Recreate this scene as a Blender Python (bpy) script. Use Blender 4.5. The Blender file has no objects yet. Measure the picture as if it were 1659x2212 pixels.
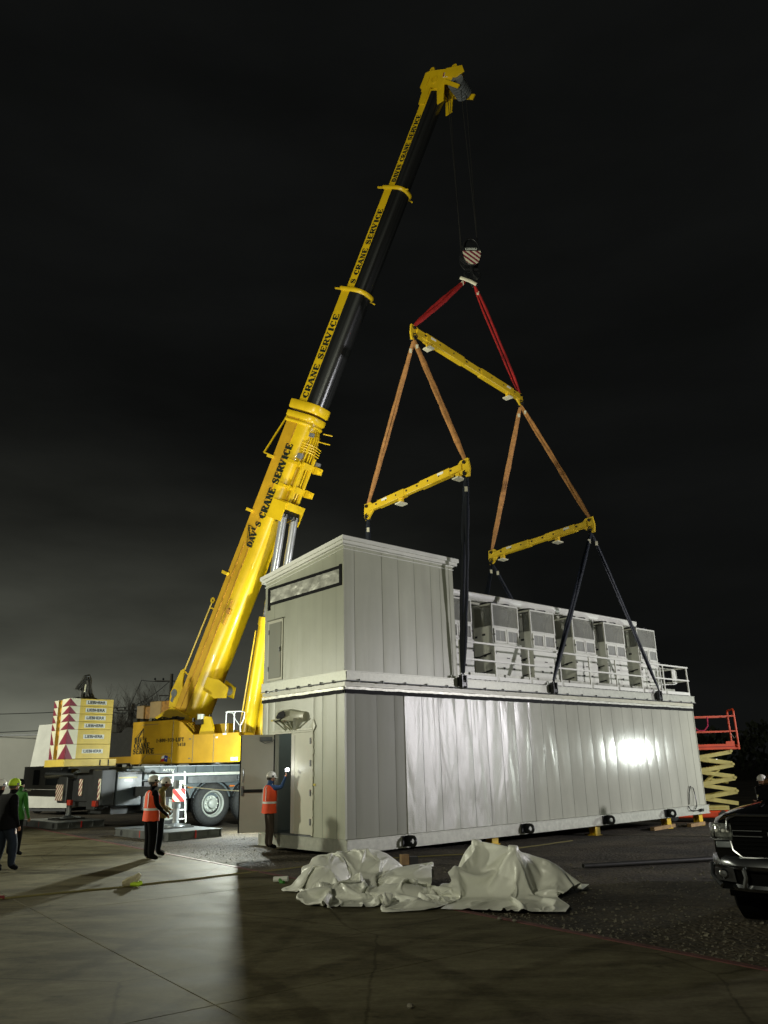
import bpy, bmesh, math, random
from mathutils import Vector as V, Matrix, noise
R = math.radians
SC = bpy.context.scene
COL = SC.collection
rnd = random.Random(7)

# ------------------------------------------------------------------ camera
CAMH = 1.90
PITCH, ROLL = 0.315467, -0.023519
cam_d = bpy.data.cameras.new('camera'); cam = bpy.data.objects.new('camera', cam_d); COL.objects.link(cam)
SC.camera = cam
fwd = V((0, math.cos(PITCH), math.sin(PITCH))); rt = V((1, 0, 0)); up = rt.cross(fwd)
cr, sr = math.cos(ROLL), math.sin(ROLL)
r2 = rt * cr + up * sr; u2 = -rt * sr + up * cr
cam.matrix_world = Matrix((( r2.x, u2.x, -fwd.x, 0), (r2.y, u2.y, -fwd.y, 0), (r2.z, u2.z, -fwd.z, CAMH), (0, 0, 0, 1)))
cam_d.sensor_fit = 'VERTICAL'; cam_d.sensor_height = 32.0
cam_d.lens = 1680.258 / 2212.0 * 32.0
cam_d.clip_start = 0.1; cam_d.clip_end = 2000

# ------------------------------------------------------------------ night sky
w = bpy.data.worlds.new('World'); SC.world = w; w.use_nodes = True
nt = w.node_tree; nt.nodes.clear()
def N(t, typ, **k):
    n = t.nodes.new(typ)
    for a, b in k.items(): setattr(n, a, b)
    return n
def mth(t, op, a, b=None, c=None, clamp=False):
    n = N(t, 'ShaderNodeMath', operation=op, use_clamp=clamp)
    for i, x in enumerate((a, b, c)):
        if x is None: continue
        if isinstance(x, (int, float)): n.inputs[i].default_value = x
        else: t.links.new(x, n.inputs[i])
    return n.outputs[0]
out = N(nt, 'ShaderNodeOutputWorld'); bg = N(nt, 'ShaderNodeBackground'); bg2 = N(nt, 'ShaderNodeBackground'); add = N(nt, 'ShaderNodeAddShader')
sky = N(nt, 'ShaderNodeTexSky', sky_type='NISHITA'); sky.sun_disc = False; sky.sun_elevation = R(-8); sky.sun_rotation = R(200)
nt.links.new(sky.outputs[0], bg2.inputs[0]); bg2.inputs[1].default_value = 0.02
tc = N(nt, 'ShaderNodeTexCoord'); sx = N(nt, 'ShaderNodeSeparateXYZ'); nt.links.new(tc.outputs['Generated'], sx.inputs[0])
el = mth(nt, 'MAXIMUM', sx.outputs[2], 0.0)
g1 = mth(nt, 'POWER', mth(nt, 'SUBTRACT', 1.0, mth(nt, 'MULTIPLY', el, 1.55), clamp=True), 4.8)      # town glow low in the sky
az = mth(nt, 'ADD', mth(nt, 'MULTIPLY', sx.outputs[0], -1.7), 0.32, clamp=True)
mp = N(nt, 'ShaderNodeMapping'); mp.inputs['Scale'].default_value = (1.3, 1.3, 4.5)
nt.links.new(tc.outputs['Generated'], mp.inputs[0])
ns = N(nt, 'ShaderNodeTexNoise'); ns.inputs['Scale'].default_value = 2.4; ns.inputs['Detail'].default_value = 5; nt.links.new(mp.outputs[0], ns.inputs[0])
cl = mth(nt, 'ADD', mth(nt, 'MULTIPLY', ns.outputs[0], 1.5), -0.05)
glow = mth(nt, 'MULTIPLY', mth(nt, 'MULTIPLY', g1, az), cl)
base = mth(nt, 'MULTIPLY', mth(nt, 'ADD', mth(nt, 'MULTIPLY', ns.outputs[0], 0.0055), 0.0021), 1.0)
m1 = N(nt, 'ShaderNodeVectorMath', operation='SCALE'); m1.inputs[0].default_value = (0.29, 0.30, 0.235); nt.links.new(glow, m1.inputs['Scale'])
m2 = N(nt, 'ShaderNodeVectorMath', operation='SCALE'); m2.inputs[0].default_value = (0.93, 1.0, 0.95); nt.links.new(base, m2.inputs['Scale'])
m3 = N(nt, 'ShaderNodeVectorMath', operation='ADD'); nt.links.new(m1.outputs[0], m3.inputs[0]); nt.links.new(m2.outputs[0], m3.inputs[1])
nt.links.new(m3.outputs[0], bg.inputs[0]); bg.inputs[1].default_value = 1.0
nt.links.new(bg.outputs[0], add.inputs[0]); nt.links.new(bg2.outputs[0], add.inputs[1]); nt.links.new(add.outputs[0], out.inputs[0])

# ------------------------------------------------------------------ floodlights of the work site and added fill lamps
def MWL(u, v, z):
    c, s_ = math.cos(0.723283), math.sin(0.723283); return (-0.9981 + u*c - v*s_, 18.1041 + u*s_ + v*c, z)
def lamp(name, typ, loc, energy, color, target=None, size=0.5, spot=None, blend=0.4):
    d = bpy.data.lights.new(name, typ); o = bpy.data.objects.new(name, d); COL.objects.link(o)
    d.energy = energy; d.color = color; o.location = loc
    if typ == 'AREA': d.shape = 'DISK'; d.size = size
    else: d.shadow_soft_size = size
    if typ == 'SPOT': d.spot_size = R(spot); d.spot_blend = blend
    if target is not None:
        o.rotation_euler = (V(target) - V(loc)).to_track_quat('-Z', 'Y').to_euler()
    return o
lamp('floodlight_left', 'SPOT', (-18.5, 20.8, 4.9), 4600, (1.0, 1.0, 0.80), (-2.5, 21.5, 2.5), 0.22, 125, 0.5)
lamp('floodlight_behind', 'SPOT', (-4.90, 26.8, 2.6), 6800, (0.93, 0.98, 0.84), (-5.2, 3.0, 1.3), 0.11, 54, 1.0)
lamp('floodlight_crane_side', 'POINT', (-4.75, 26.4, 1.7), 1000, (0.88, 0.97, 0.94), None, 0.20)
lamp('added_fill_boom', 'SPOT', (-1.8, 25.2, 3.2), 3400, (1.0, 0.98, 0.86), (-4.6, 29.6, 11.0), 0.25, 95, 0.8)  # unseen spot added to brighten the boom from below
lamp('floodlight_right', 'SPOT', (21.0, 28.0, 2.3), 1650, (0.93, 1.0, 0.93), (6.0, 22.5, 3.0), 0.16, 120, 0.6)
lamp('floodlight_far_right', 'SPOT', (26.0, 17.4, 4.6), 9500, (1.0, 0.96, 1.0), (3.5, 20.5, 3.0), 0.35, 80, 0.6)
lamp('floodlight_yard', 'SPOT', (-9.0, -7.0, 9.0), 5200, (1.0, 0.98, 0.76), (-2.0, 25.0, 12.0), 0.4, 105, 0.6)
lamp('added_fill_boom_top', 'SPOT', (-12.0, 4.0, 3.0), 15000, (1.0, 0.97, 0.80), (-0.6, 26.5, 19.0), 0.25, 46, 0.5)  # unseen spot added to brighten the upper boom and spreader beams
lamp('added_fill_warehouse', 'SPOT', (-34.0, 34.0, 8.0), 15000, (1.0, 1.0, 0.85), (-22.0, 48.0, 1.0), 0.4, 110, 0.6)  # added spot to brighten the warehouse and trailer, no known lamp there
lamp('added_fill_lift', 'SPOT', (15.0, 18.0, 5.0), 1150, (1.0, 0.97, 0.85), (12.3, 29.9, 1.6), 0.3, 34, 0.8)  # added narrow spot to brighten the scissor lift
lamp('added_fill_room', 'POINT', MWL(1.2, 2.3, 3.2), 7, (0.75, 0.92, 1.0), None, 0.1)  # added fill for the end room, no known fitting

SC.view_settings.view_transform = 'Standard'; SC.view_settings.look = 'None'
SC.view_settings.exposure = 0.0; SC.view_settings.gamma = 1.0
SC.render.engine = 'CYCLES'
SC.cycles.max_bounces = 6; SC.cycles.sample_clamp_indirect = 4.0
try: SC.cycles.use_denoising = True
except Exception: pass

# ------------------------------------------------------------------ materials
def mat(name, col, rough=0.5, metal=0.0, var=0.12, vscale=3.0, bump=0.0, bscale=60.0, emit=None, estr=0.0, spec=0.5, coat=0.0, rvar=0.0, stretch=None):
    m = bpy.data.materials.new(name); m.use_nodes = True; t = m.node_tree; b = t.nodes['Principled BSDF']
    b.inputs['Roughness'].default_value = rough; b.inputs['Metallic'].default_value = metal
    b.inputs['Specular IOR Level'].default_value = spec; b.inputs['Coat Weight'].default_value = coat
    c = N(t, 'ShaderNodeTexCoord'); src = c.outputs['Object']
    if stretch:
        mm = N(t, 'ShaderNodeMapping'); mm.inputs['Scale'].default_value = stretch; t.links.new(src, mm.inputs[0]); src = mm.outputs[0]
    n = N(t, 'ShaderNodeTexNoise'); n.inputs['Scale'].default_value = vscale; n.inputs['Detail'].default_value = 6; n.inputs['Roughness'].default_value = 0.6
    t.links.new(src, n.inputs[0])
    r = N(t, 'ShaderNodeValToRGB'); r.color_ramp.elements[0].position = 0.3; r.color_ramp.elements[1].position = 0.75
    r.color_ramp.elements[0].color = (*[x * (1 - var) for x in col], 1); r.color_ramp.elements[1].color = (*[min(1, x * (1 + var)) for x in col], 1)
    t.links.new(n.outputs[0], r.inputs[0]); t.links.new(r.outputs[0], b.inputs['Base Color'])
    if rvar: t.links.new(mth(t, 'ADD', mth(t, 'MULTIPLY', n.outputs[0], rvar), rough - rvar * 0.5), b.inputs['Roughness'])
    if bump:
        n2 = N(t, 'ShaderNodeTexNoise'); n2.inputs['Scale'].default_value = bscale; n2.inputs['Detail'].default_value = 3
        t.links.new(src, n2.inputs[0]); bp = N(t, 'ShaderNodeBump'); bp.inputs['Strength'].default_value = bump; bp.inputs['Distance'].default_value = 0.01
        t.links.new(n2.outputs[0], bp.inputs['Height']); t.links.new(bp.outputs[0], b.inputs['Normal'])
    if emit: b.inputs['Emission Color'].default_value = (*emit, 1); b.inputs['Emission Strength'].default_value = estr
    return m

def panel_mat(name, col, rough, fine, wave, wmask=None):
    """painted sheet-metal cladding: fine grain, oil-canning waves, dust streaks"""
    m = mat(name, col, rough, 0, 0.05, 1.2, rvar=0.10, spec=0.42); t = m.node_tree; b = t.nodes['Principled BSDF']
    c = N(t, 'ShaderNodeTexCoord')
    f = N(t, 'ShaderNodeTexNoise'); f.inputs['Scale'].default_value = 55; f.inputs['Detail'].default_value = 3; t.links.new(c.outputs['Object'], f.inputs[0])
    mp = N(t, 'ShaderNodeMapping'); mp.inputs['Scale'].default_value = (1.25, 1.25, 0.30); mp.inputs['Rotation'].default_value = (0, R(16), 0)
    t.links.new(c.outputs['Object'], mp.inputs[0])
    g = N(t, 'ShaderNodeTexNoise'); g.inputs['Scale'].default_value = 1.3; g.inputs['Detail'].default_value = 2.5; g.inputs['Distortion'].default_value = 0.4
    t.links.new(mp.outputs[0], g.inputs[0])
    st = N(t, 'ShaderNodeTexNoise'); st.inputs['Scale'].default_value = 3.0; st.inputs['Detail'].default_value = 5
    mp2 = N(t, 'ShaderNodeMapping'); mp2.inputs['Scale'].default_value = (0.55, 0.55, 0.10); t.links.new(c.outputs['Object'], mp2.inputs[0]); t.links.new(mp2.outputs[0], st.inputs[0])
    src_ = b.inputs['Base Color'].links[0].from_socket; mx = N(t, 'ShaderNodeMixRGB', blend_type='MULTIPLY'); mx.inputs[0].default_value = 1.0; dr_ = N(t, 'ShaderNodeMapRange'); dr_.inputs[1].default_value = .38; dr_.inputs[2].default_value = .66; dr_.inputs[3].default_value = .88; dr_.inputs[4].default_value = 1.0
    t.links.new(st.outputs[0], dr_.inputs[0]); t.links.new(src_, mx.inputs[1]); t.links.new(dr_.outputs[0], mx.inputs[2]); t.links.new(mx.outputs[0], b.inputs['Base Color'])
    wv = g.outputs[0]; fh = f.outputs[0]
    if wmask:   # more billowing between two lengths along the wall
        s = N(t, 'ShaderNodeSeparateXYZ'); t.links.new(c.outputs['Object'], s.inputs[0])
        k = N(t, 'ShaderNodeMapRange', interpolation_type='SMOOTHSTEP'); k.inputs[1].default_value = wmask[0]; k.inputs[2].default_value = wmask[1]; k.inputs[3].default_value = 1.0; k.inputs[4].default_value = wmask[2]
        t.links.new(s.outputs[0], k.inputs[0])
        k1 = N(t, 'ShaderNodeMapRange', interpolation_type='SMOOTHSTEP'); k1.inputs[1].default_value = 3.2; k1.inputs[2].default_value = 9.5; k1.inputs[3].default_value = 1.0; k1.inputs[4].default_value = .30
        k2 = N(t, 'ShaderNodeMapRange', interpolation_type='SMOOTHSTEP'); k2.inputs[1].default_value = 3.2; k2.inputs[2].default_value = 9.5; k2.inputs[3].default_value = .30; k2.inputs[4].default_value = .15
        for q_, nm_ in ((k1, 'Specular IOR Level'), (k2, 'Roughness')):
            t.links.new(s.outputs[0], q_.inputs[0]); t.links.new(q_.outputs[0], b.inputs[nm_])
        wv = mth(t, 'MULTIPLY', g.outputs[0], k.outputs[0]); fh = mth(t, 'MULTIPLY', f.outputs[0], mth(t, 'ADD', mth(t, 'MULTIPLY', k.outputs[0], .85), .15))
    b1 = N(t, 'ShaderNodeBump'); b1.inputs['Strength'].default_value = 1.0; b1.inputs['Distance'].default_value = wave; t.links.new(wv, b1.inputs['Height'])
    b2 = N(t, 'ShaderNodeBump'); b2.inputs['Strength'].default_value = fine; b2.inputs['Distance'].default_value = 0.004
    t.links.new(fh, b2.inputs['Height']); t.links.new(b1.outputs[0], b2.inputs['Normal']); t.links.new(b2.outputs[0], b.inputs['Normal'])
    return m

M_ = {}
def setup_mats():
    d = M_
    d['wall'] = panel_mat('cladding_gloss', (0.49, 0.50, 0.415), 0.16, 0.9, 0.085, (4.0, 9.0, 0.055))
    d['wallf'] = d['wall']
    d['wallm'] = panel_mat('cladding_satin', (0.50, 0.515, 0.40), 0.36, 0.55, 0.012)
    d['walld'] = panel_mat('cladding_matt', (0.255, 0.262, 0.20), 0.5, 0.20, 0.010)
    d['seam'] = mat('dark_seam', (0.17, 0.17, 0.13), 0.7)  # dark joint tone between sheets and panels
    d['cream'] = mat('cream_flashing', (0.56, 0.56, 0.42), 0.36, 0, 0.12, 4, 0.4, 14)
    d['skid'] = mat('galvanised_skid', (0.44, 0.45, 0.38), 0.42, 0.2, 0.16, 9, 0.25, 30, rvar=.15)
    d['foil'] = mat('silver_foil', (0.46, 0.46, 0.40), 0.40, 0.35, 0.15, 5, 1.0, 7, rvar=.2)
    d['tape'] = mat('black_tape', (0.005, 0.005, 0.006), 0.55, 0, 0.2, 6, 0.5, 20, spec=0.10)
    d['doorin'] = mat('door_inner_paint', (0.68, 0.66, 0.57), 0.5, 0, 0.05, 2)
    d['doorout'] = mat('door_paint', (0.62, 0.61, 0.48), 0.45, 0, 0.05, 2)
    d['grey'] = mat('grey_panel', (0.17, 0.18, 0.18), 0.45)
    d['white'] = mat('white_paint', (0.82, 0.83, 0.75), 0.35, 0, 0.06, 3)
    d['hvac'] = mat('unit_paint', (0.74, 0.75, 0.67), 0.35, 0, 0.05, 3)
    d['slat'] = mat('louvre_slat', (0.56, 0.57, 0.50), 0.4, 0.3)
    d['dark'] = mat('dark_recess', (0.015, 0.015, 0.015), 0.8)
    d['black'] = mat('black_paint', (0.012, 0.013, 0.014), 0.35, 0, 0.3, 5)
    d['rubber'] = mat('rubber', (0.035, 0.038, 0.038), 0.75, 0, 0.3, 12, 0.4, 60)
    d['yellow'] = mat('crane_yellow', (0.70, 0.47, 0.008), 0.34, 0, 0.16, 1.1, 0.10, 9, coat=0.25, rvar=.2)
    d['ochre'] = mat('housing_and_boom_shade_yellow', (0.56, 0.32, 0.012), 0.45, 0, 0.16, 1.3, 0.08, 9, rvar=.15)  # housing paint, also the dimmer-lit sides of the main boom
    d['ballast'] = mat('ballast_yellow', (0.62, 0.46, 0.08), 0.5, 0, 0.14, 3.0, 0.15, 25)
    d['rust'] = mat('worn_ochre_steel', (0.50, 0.24, 0.03), 0.55, 0, 0.5, 6)
    d['cream2'] = mat('chevron_white', (0.72, 0.70, 0.52), 0.5)
    d['maroon'] = mat('chevron_maroon', (0.22, 0.025, 0.05), 0.5)
    d['chrome'] = mat('chrome_rod', (0.70, 0.73, 0.76), 0.22, 0.72, 0.05)
    d['tblack'] = mat('car_black_trim', (0.003, 0.003, 0.003), 0.6, 0, 0.1, spec=0.04)
    d['tchrome'] = mat('car_chrome', (0.33, 0.34, 0.35), 0.27, 1.0, 0.05)
    d['steel'] = mat('grey_steel', (0.22, 0.24, 0.25), 0.42, 0.5, 0.25, 4, rvar=.2)
    d['bluegrey'] = mat('carrier_blue_grey', (0.11, 0.14, 0.15), 0.42, 0, 0.18, 3)
    d['dkgrey'] = mat('carrier_dark_grey', (0.018, 0.019, 0.020), 0.5, 0, 0.25, 3)
    d['stripe'] = mat('pale_rub_rail', (0.75, 0.80, 0.72), 0.4)
    d['blackboom'] = mat('boom_black_gloss', (0.12, 0.125, 0.125), 0.30, 0.92, 0.6, 1.5, 0.35, 5, coat=0.15, stretch=(0.06, 4, 4), rvar=.15)
    d['letter'] = mat('black_lettering', (0.012, 0.020, 0.014), 0.4)
    d['red'] = mat('red_paint', (0.45, 0.02, 0.015), 0.45)
    d['orange'] = mat('lift_orange', (0.85, 0.09, 0.025), 0.4, 0, 0.12, 3)
    d['lcream'] = mat('lift_cream', (0.70, 0.62, 0.22), 0.45, 0, 0.12, 4)
    d['hookyel'] = mat('rigging_yellow', (0.74, 0.50, 0.02), 0.38, 0, 0.10, 3)
    d['redsling'] = mat('red_sling', (0.50, 0.02, 0.015), 0.75, 0, 0.35, 9, 0.8, 40)
    d['tansling'] = mat('tan_sling', (0.42, 0.20, 0.06), 0.75, 0, 0.35, 8, 0.8, 40)
    d['bluesling'] = mat('navy_sling', (0.004, 0.008, 0.016), 0.55, 0, 0.35, 8, 0.8, 40, spec=0.35)
    d['tarp'] = mat('white_tarpaulin', (0.86, 0.87, 0.78), 0.34, 0, 0.06, 3, 0.18, 16, spec=0.5)
    d['wood'] = mat('timber', (0.30, 0.19, 0.08), 0.75, 0, 0.3, 6)
    d['skin'] = mat('skin', (0.35, 0.17, 0.10), 0.55)
    d['vest'] = None
    d['amber'] = mat('amber_lens', (0.7, 0.20, 0.03), 0.25)
    d['redlens'] = mat('red_lens', (0.30, 0.02, 0.01), 0.2)
    d['led'] = mat('lit_led', (1, 1, 1), 0.3, emit=(0.93, 0.97, 1.0), estr=14.0)
    d['glass'] = mat('dark_glass', (0.01, 0.012, 0.014), 0.05, 0, 0, spec=0.8)
    d['lime'] = mat('lime_cloth', (0.42, 0.62, 0.02), 0.7, 0, .15, 5, 1.0, 9)
    d['vestyellow'] = mat('hi_vis_yellow', (0.62, 0.48, 0.03), 0.7, 0, .15, 5, 1.0, 9)
    d['green'] = mat('green_cloth', (0.03, 0.19, 0.015), 0.8, 0, .15, 5, 1.0, 9)
    d['tancloth'] = mat('tan_jacket', (0.30, 0.24, 0.07), 0.85, 0, 0.3, 14)
    d['blackcloth'] = mat('black_cloth', (0.0045, 0.0045, 0.0045), 0.95, spec=0.1)
    d['jeans'] = mat('dark_jeans', (0.014, 0.019, 0.027), 0.9, 0, .25, 5, 1.0, 8, spec=0.15)
    d['brownjean'] = mat('brown_trousers', (0.055, 0.040, 0.028), 0.9, 0, .25, 5, 1.0, 8)
    d['bluecloth'] = mat('blue_shirt', (0.035, 0.085, 0.21), 0.85, 0, .15, 5, 1.0, 9)
    d['orangecloth'] = mat('hi_vis_orange', (0.90, 0.085, 0.015), 0.7, 0, .12, 4, 1.0, 8)
    d['silver'] = mat('reflective_tape', (0.72, 0.72, 0.66), 0.35)
    d['magenta'] = mat('magenta_lanyard', (0.55, 0.02, 0.10), 0.6)
    d['cord'] = mat('yellow_cord', (0.15, 0.13, 0.04), 0.7)
    d['bark'] = mat('bare_branches', (0.045, 0.040, 0.030), 0.9)
    d['leaf'] = mat('dark_foliage', (0.040, 0.048, 0.026), 0.9)
    d['truck'] = mat('black_car_paint', (0.003, 0.003, 0.0035), 0.10, 0, 0.1, spec=0.35, coat=0.5)
    d['barkwrap'] = mat('dark_wrap', (0.030, 0.030, 0.026), 0.5, 0, 0.3, 6)
    d['whiteshell'] = mat('helmet_white', (0.72, 0.70, 0.62), 0.35)
setup_mats()
G = M_

# ------------------------------------------------------------------ builders
WM = {}      # world matrices
def setw(o, m, parent=None):
    WM[o.name] = m
    if parent is not None:
        o.parent = parent; o.matrix_basis = WM[parent.name].inverted() @ m
    else: o.matrix_basis = m
def frame(x, y, z=0, deg=0): return Matrix.Translation((x, y, z)) @ Matrix.Rotation(R(deg), 4, 'Z')
def tag(o, label=None, cat=None, group=None, kind=None):
    if label: o['label'] = label
    if cat: o['category'] = cat
    if group: o['group'] = group
    if kind: o['kind'] = kind
    return o
def thing(name, label, cat, fr, group=None):
    o = bpy.data.objects.new(name, None); COL.objects.link(o); o.empty_display_size = 0.3
    setw(o, fr); return tag(o, label, cat, group)
class B:
    def __init__(s): s.v = []; s.f = []; s.m = []; s.s = []
    def add(s, vs, fs, mi=0, sm=False):
        k = len(s.v); s.v += [V(p) for p in vs]
        for f in fs: s.f.append([i + k for i in f]); s.m.append(mi); s.s.append(sm)
        return s
    def box(s, x0, x1, y0, y1, z0, z1, mi=0):
        return s.add([(x0,y0,z0),(x1,y0,z0),(x1,y1,z0),(x0,y1,z0),(x0,y0,z1),(x1,y0,z1),(x1,y1,z1),(x0,y1,z1)],
            [(0,3,2,1),(4,5,6,7),(0,1,5,4),(1,2,6,5),(2,3,7,6),(3,0,4,7)], mi)
    def cbox(s, x0, x1, y0, y1, z0, z1, c=0.02, mi=0):
        """box with chamfered vertical edges and top"""
        ring = lambda d, z: [(x0+d,y0+c*0+d,z),(x1-d,y0+d,z),(x1-d,y1-d,z),(x0+d,y1-d,z)]
        def oct_(d, z):
            a = c
            return [(x0+a+d*.4,y0+d,z),(x1-a-d*.4,y0+d,z),(x1-d,y0+a+d*.4,z),(x1-d,y1-a-d*.4,z),(x1-a-d*.4,y1-d,z),(x0+a+d*.4,y1-d,z),(x0+d,y1-a-d*.4,z),(x0+d,y0+a+d*.4,z)]
        s.loft([oct_(c, z0), oct_(0, z0 + c), oct_(0, z1 - c), oct_(c, z1)], mi, cap=True, sm=False); return s
    def loft(s, rings, mi=0, cap=True, closed=True, sm=True):
        n = len(rings[0]); vs = [p for r in rings for p in r]; fs = []
        for i in range(len(rings) - 1):
            for j in range(n if closed else n - 1):
                a = i*n+j; b = i*n+(j+1) % n
                fs.append((a, b, b+n, a+n))
        s.add(vs, fs, mi, sm)
        if cap:
            k = len(s.v) - len(vs)
            s.f.append([k + i for i in range(n)][::-1]); s.m.append(mi); s.s.append(False)
            s.f.append([k + (len(rings)-1)*n + i for i in range(n)]); s.m.append(mi); s.s.append(False)
        return s
    def tube(s, pts, r, n=8, mi=0, rads=None, cap=True, flat=None):
        pts = [V(p) for p in pts]; rings = []
        t0 = (pts[1] - pts[0]).normalized()
        a = V((0, 0, 1)) if abs(t0.z) < 0.9 else V((1, 0, 0))
        a = (a - t0 * a.dot(t0)).normalized()
        for i, p in enumerate(pts):
            t = ((pts[min(i+1, len(pts)-1)] - pts[max(i-1, 0)])).normalized()
            a = (a - t * a.dot(t)).normalized(); b = t.cross(a)
            rr = rads[i] if rads else r
            fl = flat if flat else 1.0
            rings.append([p + a * rr * math.cos(2*math.pi*j/n) + b * rr * fl * math.sin(2*math.pi*j/n) for j in range(n)])
        return s.loft(rings, mi, cap)
    def cyl(s, p0, p1, r, n=16, mi=0, r1=None): return s.tube([p0, p1], r, n, mi, rads=[r, r if r1 is None else r1])
    def prism(s, poly, ax, lo, hi, mi=0, sm=False):
        """poly of 2-D points in the plane across axis ax (0,1,2)"""
        def P(p, h):
            if ax == 0: return (h, p[0], p[1])
            if ax == 1: return (p[0], h, p[1])
            return (p[0], p[1], h)
        return s.loft([[P(p, lo) for p in poly], [P(p, hi) for p in poly]], mi, True, True, sm)
    def bar(s, p0, p1, w_, h, mi=0, upv=(0, 0, 1)):
        p0 = V(p0); p1 = V(p1); t = (p1 - p0).normalized(); u = V(upv); u = (u - t*u.dot(t)).normalized(); q = t.cross(u)
        c = [q*w_/2 + u*h/2, -q*w_/2 + u*h/2, -q*w_/2 - u*h/2, q*w_/2 - u*h/2]
        return s.loft([[p0 + x for x in c], [p1 + x for x in c]], mi, True, True, False)
    def disc(s, c, nrm, r0, r1, n=24, mi=0):
        nrm = V(nrm).normalized(); a = V((0,0,1)) if abs(nrm.z) < .9 else V((1,0,0)); a = (a - nrm*a.dot(nrm)).normalized(); b = nrm.cross(a); c = V(c)
        vs = [c + (a*math.cos(2*math.pi*j/n) + b*math.sin(2*math.pi*j/n)) * r for r in (r0, r1) for j in range(n)]
        return s.add(vs, [(j, (j+1) % n, n + (j+1) % n, n + j) for j in range(n)], mi)
    def lathe(s, c, axis, prof, n=24, mi=0, sm=True, mis=None):
        """prof: (radius, distance along axis)"""
        axis = V(axis).normalized(); a = V((0,0,1)) if abs(axis.z) < .9 else V((1,0,0)); a = (a - axis*a.dot(axis)).normalized(); b = axis.cross(a); c = V(c)
        rings = [[c + axis*h + (a*math.cos(2*math.pi*j/n) + b*math.sin(2*math.pi*j/n)) * max(r, 1e-4) for j in range(n)] for r, h in prof]
        if mis is None: return s.loft(rings, mi, False, True, sm)
        for i in range(len(rings)-1): s.loft(rings[i:i+2], mis[i], False, True, sm)
        return s
    def xf(s, m):
        s.v = [m @ p for p in s.v]; return s
    def build(s, name, mats, parent=None, fr=None, label=None, bevel=0):
        if not isinstance(mats, (list, tuple)): mats = [mats]
        me = bpy.data.meshes.new(name); me.from_pydata([tuple(p) for p in s.v], [], s.f)
        for m in mats: me.materials.append(m if m is not None else G['grey'])
        me.polygons.foreach_set('material_index', s.m); me.polygons.foreach_set('use_smooth', s.s)
        me.update()
        bm = bmesh.new(); bm.from_mesh(me); bmesh.ops.recalc_face_normals(bm, faces=bm.faces); bm.to_mesh(me); bm.free()
        try: me.set_sharp_from_angle(angle=R(42))
        except Exception: pass
        o = bpy.data.objects.new(name, me); COL.objects.link(o)
        if fr is None: fr = WM[parent.name] if parent is not None else Matrix.Identity(4)
        setw(o, fr, parent)
        if label: o['label'] = label
        if bevel:
            md = o.modifiers.new('bevel', 'BEVEL'); md.width = bevel; md.segments = 2; md.limit_method = 'ANGLE'; md.angle_limit = R(40)
        return o
def structure(o): o['kind'] = 'structure'; return o
def kids(o): return [c for c in COL.objects if c.parent == o]
def copy_tree(o, fr, label=None):
    c = o.copy(); COL.objects.link(c); WM[c.name] = fr; c.matrix_basis = fr
    if label: c['label'] = label
    def rec(a, b):
        for ch in kids(a):
            d = ch.copy(); COL.objects.link(d); d.parent = b; d.matrix_basis = ch.matrix_basis; WM[d.name] = WM[b.name] @ d.matrix_basis; rec(ch, d)
    rec(o, c); return c

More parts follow.
